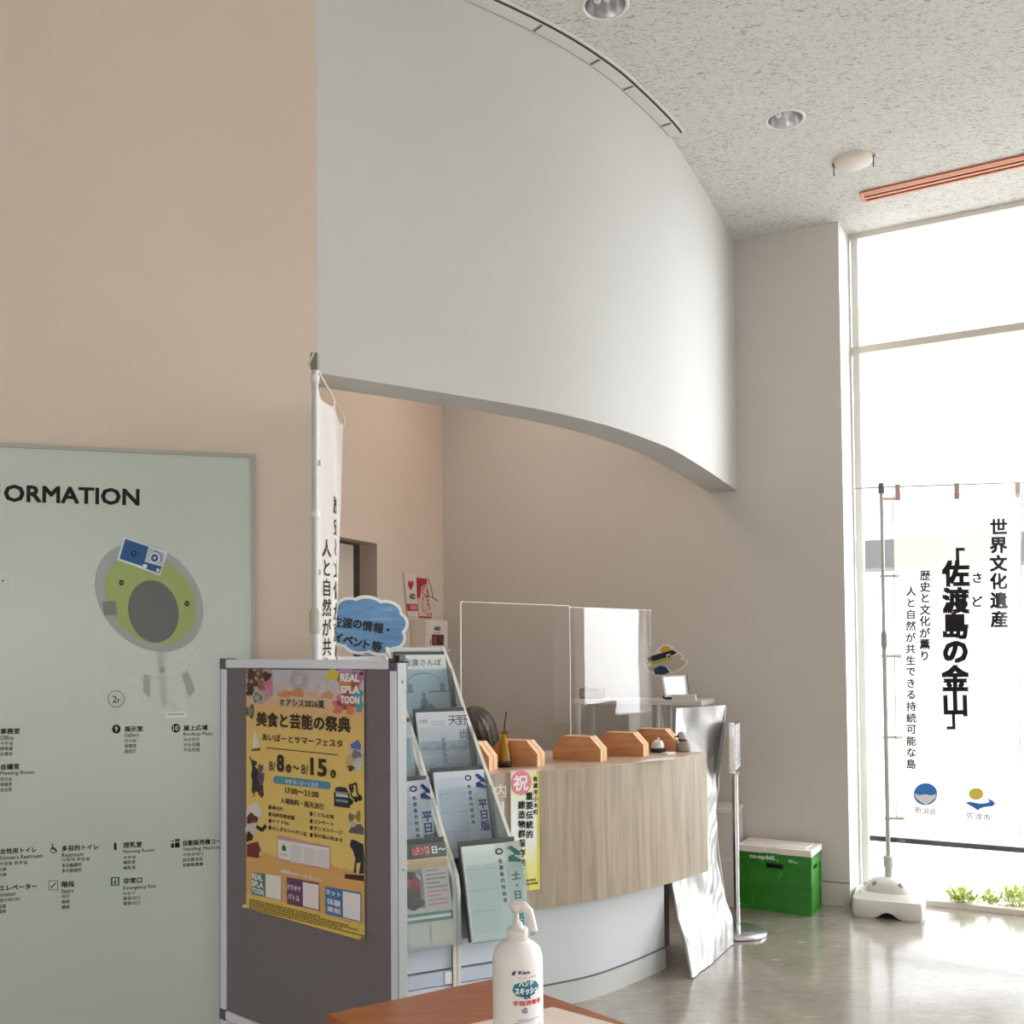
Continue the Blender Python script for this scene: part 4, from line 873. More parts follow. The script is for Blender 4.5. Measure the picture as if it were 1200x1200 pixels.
q_ = [p - n_ * 0.42 for p, n_ in zip(KP, KN)]; te_ = (KP[-1] - KP[-4]).normalized(); q_ = q_ + [q_[-1] + te_ * 0.3, q_[-1] + te_ * 0.62]
curved(q_, KN + [KN[-1]] * 2, 0.0, 0.03, 0.0, ZB, mat((44, 28, 28), 0.8), 'void_shade_panel', ct)  # added near-black panel, its colour stands for the shade under the counter
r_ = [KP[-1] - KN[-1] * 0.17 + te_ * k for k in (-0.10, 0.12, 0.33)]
curved(r_, [KN[-1]] * 3, 0.0, 0.02, 0.0, ZB - 0.002, mat((44, 28, 28), 0.8), 'gap_shade_panel', ct)  # second added dark panel, paints the shadow in the gap beside the plinth
# words on the counter front
i_ = on_path_x(586); FT = Frame(FPATH[i_], (FPATH[i_ + 2] - FPATH[i_ - 2]).normalized())
wl = Marks(FT, lift=0.002); cw_ = mat((236, 234, 230), 0.5)
for ch, x, y, s_ in (('案', 571.5, 928.5, 0.058), ('内', 586.5, 926.8, 0.058)): u, v = FT.px(x, y); wl.char(ch, u, v, s_, cw_, 1, 0.008)
u, v = FT.px(589, 947); wl.rect(u - 0.006, v - 0.028, u + 0.006, v + 0.028, cw_)
wl.build('lettering', fpan, fix=False)

# celebration banner on the counter front
i_ = on_path_x(614); FT = Frame(FPATH[i_] + FNRM[i_] * 0.012, (FPATH[i_ + 2] - FPATH[i_ - 2]).normalized())
(bu0, bv1), (bu1, _v), (_u, bv0) = FT.px(598.2, 904.8), FT.px(631.3, 902.5), FT.px(598.2, 1046)
cb = thing('celebration_banner', 'narrow yellow and white paper banner with a pink disc hanging on the counter front', 'banner', FT((bu0 + bu1) / 2, bv0))
t_ = NT('banner_print'); tc = t_.n('ShaderNodeTexCoord'); sp = t_.n('ShaderNodeSeparateXYZ'); t_.l(tc.outputs['Generated'], sp.inputs[0])
t_.l(t_.ramp(sp.outputs['Z'], [(0.0, (232, 218, 96)), (0.22, (238, 232, 160)), (0.4, (242, 242, 236)), (0.7, (242, 243, 238)), (0.86, (238, 236, 190)), (1.0, (236, 232, 168))]), t_.b.inputs['Base Color']); t_.b.inputs['Roughness'].default_value = 0.5
MB().fbox(FT, bu0, bu1, bv0, bv1, 0, 0.0012, t_.m).build('sheet', cb)
MB().fbox(FT, bu0, bu1, bv1 - 0.002, bv1 + 0.005, -0.009, 0.0016, mat((246, 196, 214), 0.5)).build('top_fold', cb)
bm_ = Marks(Frame(FT(0, 0, 0.0012), FT.u), lift=0.0006)
bw, bh = bu1 - bu0, bv1 - bv0
bm_.rect(bu1 - 0.012, bv0, bu1, bv1, mat((226, 212, 92), 0.5), 1)
bm_.ell(bu0 + bw * 0.36, bv1 - bh * 0.095, 0.047, 0.05, mat((226, 138, 150), 0.5), 2)
bm_.char('祝', bu0 + bw * 0.35, bv1 - bh * 0.095, 0.066, mat((250, 238, 240), 0.5), 3, 0.02)
for s_, fx, y0, dy, sz in (('重要伝統的', .645, .21, .080, .033), ('建造物群保存地区', .37, .28, .080, .033), ('佐渡市小木町', .87, .07, .056, .021)):
    for j, ch in enumerate(s_): bm_.char(ch, bu0 + bw * fx, bv1 - bh * (y0 + dy * j), sz, M_INK, 3, 0.028, 1.0)
bm_.text('佐渡市教育', bu0 + bw * .42, bu0 + bw * .86, bv1 - bh * .925, bv1 - bh * .905, M_INK, 3, 0.02); bm_.text('委員会文化財課', bu0 + bw * .42, bu0 + bw * .92, bv1 - bh * .955, bv1 - bh * .935, M_INK, 3, 0.02)
bm_.build('lettering', cb, fix=False)

# ------------------------------------------------------------------ things on the counter
LD = V3((0.895, -0.446, 0)); LP = V3((0.446, 0.895, 0))
def block(x, y, length, hgt, label, thick=0.036, gap=0.005):
    c = at_z(x, y, HC)                                          # near right corner of the long face
    t = thing('wooden_stand', label, 'wooden stand', c - LD * length / 2 + LP * thick, 'pine stands on the counter')
    ch = 0.052
    for k in range(2):
        o = c + LP * (k * (thick + gap))
        P = [o, o - LD * length, o - LD * length + V3((0, 0, hgt * .5)), o - LD * (length - ch) + V3((0, 0, hgt)), o - LD * ch + V3((0, 0, hgt)), o + V3((0, 0, hgt * .5))]
        mb = MB(); off = LP * thick; n_ = len(P)
        mb.add(P, [tuple(range(n_))], M_PINE); mb.add([p + off for p in P], [tuple(range(n_))[::-1]], M_PINE)
        for i in range(n_): j = (i + 1) % n_; mb.add([P[i], P[j], P[j] + off, P[i] + off], [(0, 1, 2, 3)], M_PINE_END)
        mb.build('board', t)
    a = c + LP * (thick) - LD * length * 0.5
    MB().hexa([c + LP * thick - LD * 0.03, c + LP * thick - LD * (length - .03), c + LP * (thick + gap) - LD * (length - .03), c + LP * (thick + gap) - LD * 0.03],
              [p + V3((0, 0, 0.03)) for p in (c + LP * thick - LD * 0.03, c + LP * thick - LD * (length - .03), c + LP * (thick + gap) - LD * (length - .03), c + LP * (thick + gap) - LD * 0.03)], mat((92, 60, 40), 0.8)).build('spacer', t)
    return t
block(573.2, 904, 0.24, 0.118, 'pine stand half hidden behind the brochure rack, left of the amber bottle')
block(629.8, 898.4, 0.235, 0.108, 'pine stand directly right of the amber bottle')
block(704, 892.4, 0.235, 0.108, 'pine stand in the middle of the row, before the joint of the two clear screens')
block(754.2, 886.6, 0.235, 0.108, 'pine stand next to the white service bell, before the right clear screen')
block(791.5, 881.2, 0.235, 0.108, 'pine stand at the far right of the row, behind the white service bell')

# clear acrylic screens
SD = V3((0.715, 0.70, 0)).normalized(); 
def screen(xl, yl, xr, Y, label, turn=0.0):
    P = at_y(xl, yl, Y); ztop = P.z; F = Frame(V3((P.x, P.y, 0)), Matrix.Rotation(radians(turn), 3, 'Z') @ SD)
    wdt = F.px(xr, 790)[0]
    t = thing('clear_screen', label, 'acrylic screen', F(wdt / 2, HC), 'clear acrylic screens')
    r = 0.012; T_ = 0.005; pts = []
    for cx_, cz_, a in ((r, ztop - r, 180), (wdt - r, ztop - r, 90)):
        for k in range(6): th = radians(a - 18 * k); pts.append((cx_ + r * cos(th), cz_ + r * sin(th)))
    pts = [(0, HC + 0.012)] + pts + [(wdt, HC + 0.012)]
    MB().prism([F(u, v, -T_ / 2) for u, v in pts], F.n * T_, M_ACRYLIC).build('acrylic_sheet', t)
    em = mat((240, 236, 228), 0.25)
    for i in (range(0, 7), range(7, 13)): MB().tube([F(pts[k][0], pts[k][1], 0) for k in i], 0.0034, em, 8).build('polished_edge', t)
    MB().tube([F(pts[6][0], pts[6][1], 0), F(pts[7][0], pts[7][1], 0)], 0.0018, em, 8).build('polished_edge', t)
    for u in (0.06, wdt - 0.10): MB().fbox(F, u, u + 0.05, HC, HC + 0.03, -0.03, 0.03, M_ACRYLIC).fbox(F, u, u + 0.05, HC, HC + 0.012, -0.045, 0.045, M_ACRYLIC).build('foot', t)
    return t
screen(539.5, 705, 668, 4.42, 'left clear acrylic screen standing on the counter, showing the plain beige wall')
pl = Frame(at_y(539.5, 705, 4.42), SD); Yr = pl.pt(667, 711).y
screen(667.2, 711.5, 763.3, Yr + 0.012, 'right clear acrylic screen on the counter, reflecting the bright window', 0.0)

# amber bottle with a thin dark stem
c = at_z(591, 898.5, HC); t = thing('amber_bottle', 'small amber glass bottle with a thin dark stem between the first two pine stands', 'bottle', c)
am = m_thin_glass('amber_glass', (0.86, 0.74, 0.26, 1), 1.0, 0.02)
MB().lathe([(0.0, 0.0), (0.034, 0.0), (0.036, 0.006), (0.034, 0.03), (0.025, 0.085), (0.015, 0.125), (0.013, 0.138), (0.021, 0.148), (0.023, 0.153), (0.020, 0.153), (0.011, 0.14)], c, am, 28).build('glass', t)
MB().lathe([(0.0, 0.003), (0.032, 0.003), (0.032, 0.024), (0.0, 0.024)], c, mat((30, 20, 12), 0.3), 24).build('dark_liquid', t)
MB().lathe([(0.0, 0.024), (0.026, 0.026), (0.012, 0.115), (0.004, 0.145), (0.0, 0.145)], c, mat((196, 158, 46), 0.5), 20).build('yellow_wick', t)
MB().tube([c + V3((0, 0, 0.14)), c + V3((0.004, 0, 0.19)), c + V3((0.010, 0, 0.225))], [0.005, 0.004, 0.003], mat((70, 56, 40), 0.6), 10).lathe([(0, 0), (0.005, 0.003), (0.004, 0.012), (0, 0.014)], c + V3((0.010, 0, 0.222)), mat((60, 48, 36), 0.6), 10).build('stem', t)

# service bell, card, figurine, paper on the counter edge
c = at_z(771, 881.5, HC); t = thing('service_bell', 'white domed service bell on a dark base beside the pine stands', 'bell', c)
MB().lathe([(0.0, 0.0), (0.036, 0.0), (0.037, 0.016), (0.03, 0.022), (0.0, 0.022)], c, M_BLACK, 28).build('base', t)
MB().lathe([(0.033, 0.022), (0.034, 0.03), (0.028, 0.048), (0.014, 0.06), (0.0, 0.063)], c, mat((226, 226, 222), 0.15, 0.3), 28).build('dome', t)
MB().lathe([(0.006, 0.06), (0.006, 0.07), (0.0, 0.072)], c, M_CHROME, 14).build('button', t)
c = at_z(783.5, 883.6, HC); tag(MB().box(c + V3((0, 0, 0.004)), (0.06, 0.035, 0.008), mat((236, 232, 226), 0.5), Matrix.Rotation(0.7, 3, 'Z')).build('note_pad', bevel=0.001), 'small white note pad lying right of the service bell', 'note pad')
c = at_z(802, 880.8, HC); t = thing('bird_figurine', 'small stone grey bird figurine at the right end of the counter', 'figurine', c); fgm = mat((166, 154, 142), 0.6)
MB().lathe([(0.0, 0.0), (0.028, 0.0), (0.034, 0.012), (0.033, 0.03), (0.024, 0.052), (0.018, 0.06), (0.0, 0.064)], c, fgm, 24).build('body', t)
MB().lathe([(0.0, 0.056), (0.016, 0.06), (0.022, 0.076), (0.018, 0.092), (0.0, 0.1)], c + V3((-0.012, 0, 0)), mat((186, 182, 178), 0.5), 20).build('head', t)
MB().lathe([(0.007, 0), (0.0, 0.024)], c + V3((-0.030, -0.008, 0.076)), mat((70, 52, 44), 0.5), 10, (-1, -0.3, -0.1)).build('beak', t)
MB().lathe([(0.0235, 0.052), (0.0245, 0.056), (0.0235, 0.061)], c + V3((-0.006, 0, 0)), mat((40, 40, 46), 0.5), 20).build('neck_band', t)
pa, pb, pc, pd = [at_z(x, y, HC + 0.0015) for x, y in ((747, 893.3), (789, 889.6), (792, 886.5), (760, 889.5))]
tag(MB().hexa([p - V3((0, 0, 0.001)) for p in (pa, pb, pc, pd)], [pa, pb, pc, pd], M_PAPER).build('paper_slip'), 'white paper slip lying along the counter front edge', 'paper')

# ------------------------------------------------------------------ person seated behind the counter, only the top of the head showing
hc = at_y(557.5, 858, 5.15)                                   # centre of the head
per = thing('person', 'dark-haired person with bowed head seated behind the counter, mostly hidden by the rack', 'person', V3((hc.x, hc.y + 0.1, 0)))
SKIN = mat((206, 158, 136), 0.5); fw_ = V3((-0.55, -0.83, 0)).normalized(); rt = V3((-fw_.y, fw_.x, 0)) * -1; U_ = V3((0, 0, 1))
hip = V3((hc.x, hc.y, 0)) - fw_ * 0.12 + U_ * 0.52
def P_(f, r, z): return hip + fw_ * f + rt * r + U_ * z
neck = hc - fw_ * 0.07 - U_ * 0.13
J_ = {'pelvis': P_(0, 0, 0), 'waist': P_(0.0, 0, 0.17), 'chest': P_(0.02, 0, 0.36), 'collar': P_(0.03, 0, 0.5), 'neck': neck}
names, vs, es, rad = [], [], [], []
def jn(nm, p, r, par=None):
    names.append(nm); vs.append(V3(p)); rad.append(r)
    if par: es.append((names.index(par), names.index(nm)))
jn('pelvis', P_(0, 0, 0), (0.15, 0.12)); jn('waist', P_(0.01, 0, 0.16), (0.125, 0.10), 'pelvis'); jn('chest', P_(0.02, 0, 0.33), (0.15, 0.11), 'waist'); jn('collar', P_(0.02, 0, 0.45), (0.085, 0.075), 'chest'); jn('neck', neck.lerp(P_(0.02, 0, 0.5), 0.4), (0.05, 0.05), 'collar'); jn('skull', hc - U_ * 0.05, (0.055, 0.06), 'neck')
for s_, nm in ((1, 'r'), (-1, 'l')):
    jn('sh' + nm, P_(0.02, s_ * 0.17, 0.43), (0.06, 0.06), 'collar'); jn('el' + nm, P_(0.08, s_ * 0.22, 0.18), (0.043, 0.043), 'sh' + nm); jn('wr' + nm, P_(0.28, s_ * 0.12, 0.16), (0.028, 0.028), 'el' + nm); jn('pm' + nm, P_(0.36, s_ * 0.09, 0.155), (0.034, 0.016), 'wr' + nm)
    jn('hp' + nm, P_(0.03, s_ * 0.09, -0.03), (0.09, 0.09), 'pelvis'); jn('kn' + nm, P_(0.42, s_ * 0.11, -0.04), (0.062, 0.062), 'hp' + nm); jn('an' + nm, P_(0.40, s_ * 0.11, -0.44), (0.04, 0.04), 'kn' + nm); jn('to' + nm, P_(0.54, s_ * 0.12, -0.485), (0.038, 0.03), 'an' + nm)
def skin(name, vs, es, rad, m, parent, sub=2):
    me = bpy.data.meshes.new(name); base = root_loc(parent); me.from_pydata([v - base for v in vs], es, []); me.materials.append(m)
    o = bpy.data.objects.new(name, me); COL.objects.link(o); o.parent = parent
    bm = bmesh.new(); bm.from_mesh(me); L_ = bm.verts.layers.skin.verify(); bm.verts.ensure_lookup_table()
    for v, r in zip(bm.verts, rad): v[L_].radius = r if isinstance(r, tuple) else (r, r)
    bm.verts[0][L_].use_root = True; bm.to_mesh(me); bm.free()
    o.modifiers.new('skin', 'SKIN').use_smooth_shade = True
    q = o.modifiers.new('sub', 'SUBSURF'); q.levels = sub; q.render_levels = sub; return o
skin('body', vs, es, rad, mat((70, 74, 90), 0.8), per)
hR = Matrix((rt, -fw_, U_)).transposed() @ Matrix.Rotation(radians(24), 3, 'X')      # bowed forwards
def hp_(x, y, z): return hc + hR @ V3((x, y, z))
def head(a, b):
    th = 2 * pi * a; ph = pi * (b - 0.5); x, y, z = 0.074 * cos(ph) * cos(th), 0.092 * cos(ph) * sin(th), 0.115 * sin(ph)
    if z < -0.02: k = 1 - 0.35 * min(1, (-z - 0.02) / 0.095); x *= k; y = y * (0.8 + 0.2 * k) - 0.006
    if abs(th - 1.5 * pi) < 0.16 and -0.04 < z < 0.012: y -= 0.016 * (1 - abs(th - 1.5 * pi) / 0.16) * (0.012 - z) / 0.052
    return hp_(x, y, z)
hd_ = MB().grid(head, 40, 28, SKIN)
for s_ in (-1, 1): hd_.lathe([(0, -0.008), (0.018, -0.004), (0.02, 0.004), (0.01, 0.007), (0, 0.004)], hp_(s_ * 0.074, 0.008, -0.01), SKIN, 14, hR @ V3((s_, 0.2, 0)))
hd_ = hd_.build('head', per)
for s_ in (-1, 1): MB().lathe([(0, 0.004), (0.010, 0.002), (0.013, -0.003)], hp_(s_ * 0.031, -0.083, 0.004), mat((40, 30, 28), 0.3), 12, hR @ V3((0, -1, 0))).build('eye', hd_)
MB().lathe([(0, 0.003), (0.010, 0.002), (0.016, -0.004)], hp_(0, -0.082, -0.058), mat((170, 96, 92), 0.5), 12, hR @ V3((0, -1, 0))).build('mouth', hd_)
t_ = NT('dark_brown_hair'); v_ = t_.coords((60, 60, 6)); t_.l(t_.ramp(t_.noise(v_, 2.0, 4, 0.6, 0.6), [(0.35, (26, 19, 16)), (0.55, (54, 40, 32)), (0.75, (98, 78, 64))]), t_.b.inputs['Base Color']); t_.b.inputs['Roughness'].default_value = 0.4
def hair(a, b):
    th = pi * (-0.28 + 1.56 * a); z = 0.132 - 0.26 * b ** 1.3; k = sqrt(max(0, 1 - ((z if z > 0 else z * 0.35) / 0.132) ** 2)); w_ = 1 + 0.035 * sin(th * 17) + 0.02 * sin(th * 31 + b * 5)
    fr_ = 1.0
    return hp_(0.093 * k * cos(th) * w_, 0.110 * k * sin(th) * w_ + 0.006, z)
MB().grid(hair, 60, 26, t_.m).build('hair', per, solid=0.012)
def fringe(a, b):
    th = pi * (1.22 + 0.56 * a); z = 0.131 - 0.105 * b; k = sqrt(max(0, 1 - (z / 0.132) ** 2)); w_ = 1 + 0.03 * sin(th * 19)
    return hp_(0.094 * k * cos(th) * w_, 0.108 * k * sin(th) * w_ + 0.004, z)
MB().grid(fringe, 30, 12, t_.m).build('fringe', per, solid=0.010)
for s_ in (1, -1):
    wv = P_(0.36, s_ * 0.09, 0.155)
    for j in range(4):
        o_ = rt * (0.024 - 0.016 * j); ln = (0.068, 0.078, 0.074, 0.058)[j]
        skin('finger', [wv - fw_ * 0.02 + o_, wv + fw_ * ln * .5 + o_ + U_ * 0.004, wv + fw_ * ln * .8 + o_ - U_ * 0.008, wv + fw_ * ln + o_ - U_ * 0.026], [(0, 1), (1, 2), (2, 3)], [0.0095, 0.009, 0.008, 0.007], SKIN, per, 1)
    skin('thumb', [wv - fw_ * 0.03 - rt * s_ * 0.02, wv - fw_ * 0.0 - rt * s_ * 0.05, wv + fw_ * 0.03 - rt * s_ * 0.058 - U_ * 0.01], [(0, 1), (1, 2)], [0.011, 0.010, 0.008], SKIN, per, 1)

# ------------------------------------------------------------------ behind the counter: white stand table, tablet, fish sign
FTb = Frame(flat(at_y(672, 790, 6.02)), WB)
zt_ = at_y(800, 821, FTb.pt(800, 790).y).z; L_ = FTb.px(822, 790)[0]
wt = thing('side_table', 'tall narrow white table with folding legs behind the counter screens', 'table', FTb(L_ / 2, 0, -0.15)); wm = mat((232, 230, 226), 0.4)
MB().fbox(FTb, 0, L_, zt_ - 0.03, zt_, -0.32, 0, wm).build('table_top', wt, bevel=0.004)
for u in (0.02, L_ * 0.66):
    for n0 in (-0.03, -0.29): MB().tube([FTb(u, 0, n0), FTb(u, zt_ - 0.03, n0)], 0.012, wm, 12).build('leg', wt)
for a_, b_ in ((0.66, 0.86), (0.86, 0.66)): MB().tube([FTb(L_ * a_, 0.02, -0.05), FTb(L_ * b_, zt_ - 0.03, -0.05)], 0.010, mat((206, 206, 200), 0.4), 10).build('folding_leg', wt)
c = FTb.pt(684, 815); q = FTb.px(677, 815)[0]; q2 = FTb.px(700, 815)[0]
tag(MB().fbox(FTb, q, q2, zt_, zt_ + 0.062, -0.15, -0.03, mat((120, 78, 70), 0.5)).fbox(FTb, q + 0.012, q2 - 0.012, zt_ + 0.012, zt_ + 0.05, -0.031, -0.028, mat((150, 112, 104), 0.5)).build('wooden_box', bevel=0.003), 'small reddish brown box on the white side table, seen through the right screen', 'box')
# tablet
tb = thing('tablet_display', 'white tablet display tilted back on the white side table', 'tablet', FTb.pt(790, 819, -0.08))
Pq = [FTb.pt(x, y, nn_) for x, y, nn_ in ((776, 818, -0.05), (805, 816.5, -0.05), (798.5, 791, -0.12), (767.5, 792, -0.12))]
off = -(Pq[1] - Pq[0]).cross(Pq[3] - Pq[0]).normalized() * 0.016
MB().prism(Pq, off, mat((70, 68, 66), 0.4)).build('housing', tb)
ctr = sum(Pq, V3()) / 4; Ps = [ctr + (p - ctr) * 0.97 - off * 0.06 for p in Pq]
MB().prism(Ps, -off * 0.1, mat((240, 240, 238), 0.3)).build('screen', tb); Ps = [ctr + (p - ctr) * 0.78 - off * 0.22 for p in Pq]
M_LIT = NT('lit_screen'); M_LIT.b.inputs['Base Color'].default_value = rgb((240, 240, 240)); M_LIT.b.inputs['Emission Color'].default_value = (1, 1, 1, 1); M_LIT.b.inputs['Emission Strength'].default_value = 0.7
MB().prism(Ps, -off * 0.05, M_LIT.m).build('page', tb)
MB().prism([FTb(FTb.px(776, 818)[0], zt_ + 0.002, -0.05), FTb(FTb.px(804, 818)[0], zt_ + 0.002, -0.05), FTb(FTb.px(804, 818)[0], zt_ + 0.002, -0.16), FTb(FTb.px(776, 818)[0], zt_ + 0.002, -0.16)], (0, 0, 0.008), mat((60, 58, 56), 0.5)).build('stand', tb)
MB().tube([ctr + off, V3((ctr.x, ctr.y, zt_ + 0.012)) + V3((off.x, off.y, 0)) * 3], 0.012, M_STEEL, 10).build('stand', tb)
wb_u0, wb_u1 = FTb.px(786, 822)[0], FTb.px(821, 822)[0]
tag(MB().fbox(FTb, wb_u0 + 0.005, wb_u1 - 0.03, zt_, zt_ + 0.035, -0.03, -0.002, mat((240, 238, 234), 0.4)).build('card_box', bevel=0.003), 'low white card box at the right end of the white side table', 'box')
# fish cut-out
FF = Frame(FTb(0, 0, -0.2), WB)
fs = thing('fish_sign', 'cut-out card of a striped blue and yellow fish above the tablet', 'sign', FF.pt(786, 792))
ol = [(754, 778), (761, 771), (768, 764), (772.5, 758.5), (778, 755.2), (784, 755), (789, 758), (792.5, 763), (798, 765.2), (802, 769), (800.5, 772.5), (805, 772.5), (807, 775.5), (804, 780), (798, 785), (792, 787.5), (785, 789.5), (776, 792), (768, 792), (760, 788)]
MB().prism([FF.pt(x, y) for x, y in ol], FF.n * -0.006, mat((240, 236, 226), 0.5)).build('card', fs)
fm = Marks(FF, lift=0.0015)
fm.ppoly([(773.5, 762), (776, 758.5), (779, 757), (783, 757.4), (786, 760), (786, 763.5), (776, 766)], mat((226, 172, 56), 0.5), 1)
fm.ppoly([(757, 773), (765, 768), (778, 764.6), (788, 761.5), (794, 765), (788, 768), (780, 771), (764, 775.5), (757, 778)], mat((26, 38, 62), 0.5), 2)
fm.ppoly([(757, 778), (768, 774.5), (783, 770.5), (790, 768.5), (786, 772.5), (772, 778), (758, 781)], mat((178, 184, 62), 0.5), 2)
fm.ppoly([(758, 782), (772, 778.5), (785, 773), (794, 766), (800, 769), (797, 773), (804.5, 774), (803, 779), (796, 784), (787, 787.5), (781, 780), (770, 786), (762, 787)], mat((196, 190, 178), 0.5), 1)
fm.ppoly([(766, 784), (774, 780), (781, 781.5), (785, 788), (778, 790.5), (768, 790.5)], mat((40, 58, 92), 0.5), 3)
fm.pell(783.8, 768.6, 2.6, 2.4, mat((238, 238, 238), 0.4), 4, 0, 18); fm.pell(784.2, 769.2, 1.5, 1.5, mat((20, 20, 24), 0.4), 5, 0, 14)
fm.build('artwork', fs, fix=False)
MB().tube([FF.pt(781, 788, -0.008), V3((FF.pt(781, 788).x, FF.pt(781, 788).y, zt_)) - FF.n * 0.008], 0.004, M_BLACK, 8).build('stick', fs)
MB().box(V3((FF.pt(781, 788).x, FF.pt(781, 788).y, zt_ + 0.008)) - FF.n * 0.008, (0.05, 0.05, 0.016), M_BLACK).build('foot', fs)

# notices and white emergency box on the reception side wall
Fw = Frame(K + NI * 0.004, -DI)
n1 = thing('wall_notice', 'white card with a red heart and a red lower band pinned on the reception wall', 'notice', Fw.pt(480, 712))
P4 = lambda F, pts, n0=0.0: [F.pt(x, y, n0) for x, y in pts]
MB().prism(P4(Fw, [(472.5, 671), (487, 673), (489, 722), (477, 722)]), Fw.n * 0.004, mat((226, 218, 208), 0.5)).build('card', n1)
m1 = Marks(Frame(Fw(0, 0, 0.004), Fw.u), lift=0.001)
hx = [(16 * sin(t) ** 3, 13 * cos(t) - 5 * cos(2 * t) - 2 * cos(3 * t) - cos(4 * t)) for t in [2 * pi * k / 40 for k in range(40)]]
m1.ppoly([(481.2 + x * 0.2, 685.5 - y * 0.42) for x, y in hx], mat((176, 40, 48), 0.5), 1)
m1.ptext('AED', 479.6, 486.4, 695.5, 701.8, M_INK, 1, 0.03); m1.ppoly([(476, 707.5), (488.4, 708), (489, 716), (477.5, 716)], mat((182, 62, 62), 0.5), 1); m1.ppoly([(480, 709), (487.4, 709.4), (487.6, 714.4), (480.6, 714.4)], mat((222, 140, 146), 0.5), 2)
m1.build('artwork', n1, fix=False)
n2 = thing('wall_notice', 'red and white notice with small print and a hanging cord on the reception wall', 'notice', Fw.pt(498, 724))
MB().prism(P4(Fw, [(487.6, 676), (500, 677.5), (501.5, 700), (506, 724.4), (491, 723.6), (488.6, 700)]), Fw.n * 0.004, mat((222, 196, 180), 0.5)).build('card', n2)
m2 = Marks(Frame(Fw(0, 0, 0.004), Fw.u), lift=0.001)
rd = mat((178, 40, 58), 0.5); m2.ppoly([(487.8, 677), (500, 678.4), (500.4, 684), (493.5, 687), (492, 701), (488.8, 701)], rd, 1); m2.ppoly([(491, 722), (505.6, 722.8), (506, 724.4), (491.2, 723.8)], rd, 1)
rr = random.Random(5)
for k in range(46):
    y = 687 + rr.random() * 34; x0 = 491.5 + (y - 700) * .05; x = x0 + 2 + rr.random() * (9 + (y - 700) * 0.1); m2.pell(x, y, 0.5 + rr.random() * 0.5, 0.6 + rr.random() * 0.7, mat((182, 92, 86), 0.5), 2, 0, 8)
m2.build('artwork', n2, fix=False)
MB().tube([Fw.pt(500, 678, 0.01), Fw.pt(502.5, 690, 0.02), Fw.pt(504, 700, 0.02), Fw.pt(500, 699.5, 0.02)], 0.0028, mat((110, 100, 90), 0.6), 6).tube([Fw.pt(503.5, 700, 0.02), Fw.pt(509.5, 704, 0.02)], 0.0036, mat((120, 110, 100), 0.6), 6).build('cord', n2)
Fa = Frame(K + NI * 0.115, -DI)
ax0, ax1 = Fa.px(499, 740)[0], Fa.px(524.6, 740)[0]; az1, az0 = Fa.px(512, 726.5)[1], Fa.px(512, 760.5)[1]
ab = thing('emergency_box', 'white wall box with a small dark red window in the reception corner', 'emergency box', Fa((ax0 + ax1) / 2, az0, -0.05)); wb_ = mat((232, 224, 216), 0.45)
MB().fbox(Fa, ax0, ax1, az0, az1, -0.112, 0, wb_).build('body', ab, bevel=0.004)
MB().fbox(Fa, ax0 + 0.012, ax1 - 0.012, az0 + 0.008, az1 - 0.02, 0, 0.006, mat((238, 230, 222), 0.45)).build('door', ab, bevel=0.002)
m3 = Marks(Frame(Fa(0, 0, 0.006), -DI), lift=0.001)
m3.ppoly([(506, 743.5), (520, 743.8), (519.8, 756.3), (506, 756.2)], mat((78, 38, 34), 0.2), 1); m3.ppoly([(507, 744.5), (511.5, 744.5), (511.5, 755), (507, 755.4)], mat((150, 62, 54), 0.3), 2); m3.ptext('AED', 508.5, 516, 734, 738.6, M_INK, 1, 0.05); m3.ppoly([(508.5, 741.2), (515.5, 741.4), (515.5, 742.2), (508.5, 742)], rd, 1); m3.ppoly([(503.6, 749), (504.8, 749), (504.8, 756), (503.6, 756)], rd, 1)
m3.build('window', ab, fix=False)
MB().fbox(Fa, ax0 - 0.02, ax1 + 0.015, az0 - 0.015, az0, -0.112, 0.012, wb_).build('shelf', ab, bevel=0.002)
# ------------------------------------------------------------------ brochure rack
RB = at_y(520.8, 758, 3.77); RW = V3((cos(radians(25.5)), sin(radians(25.5)), 0)); RF = V3((sin(radians(25.5)), -cos(radians(25.5)), 0))
RO = V3((RB.x, RB.y, 0))
def rk(w, d, z): return RO + RW * w + RF * d + V3((0, 0, z))
def side(w): return Frame(RO + RW * w, RF)                       # u = forward, v = up
prof = [side(0).px(*p) for p in [(520.8, 758), (531.7, 785), (546.7, 833), (558.3, 865), (571.7, 902), (583, 932), (596.7, 972), (606.7, 997), (614, 1018), (616.3, 1036), (616.5, 1085)]]
dmax = max(p[0] for p in prof); prof = prof[:-1] + [(dmax, prof[-1][1])]
def d_edge(z):
    for (d0, z0), (d1, z1) in zip(prof, prof[1:]):
        if z1 <= z <= z0: return d0 + (d1 - d0) * (z0 - z) / max(z0 - z1, 1e-6)
    return dmax if z < prof[-1][1] else prof[0][0]
zr = prof[0][1]
rack = thing('brochure_rack', 'pale grey two-column brochure rack between the notice board and the counter', 'brochure rack', rk(-0.2, dmax / 2, 0))
M_RACK = mat((214, 218, 214), 0.4, 0.2); M_EDGE = mat((226, 222, 208), 0.4)
WCOL = [(-0.012, 0.0), (-0.236, -0.224), (-0.250, -0.238), (-0.43, -0.418)]
for w0, w1 in WCOL:
    zk_ = zr if w0 > -0.24 else zr - 0.032
    P = [(0, zk_), (d_edge(zk_), zk_)] + [q for q in prof if q[1] < zk_ - 0.002] + [(dmax, 0.03), (0, 0.03)]
    MB().prism([rk(w0, d, z) for d, z in P], RW * (w1 - w0), M_RACK, M_EDGE).build('side_panel', rack)
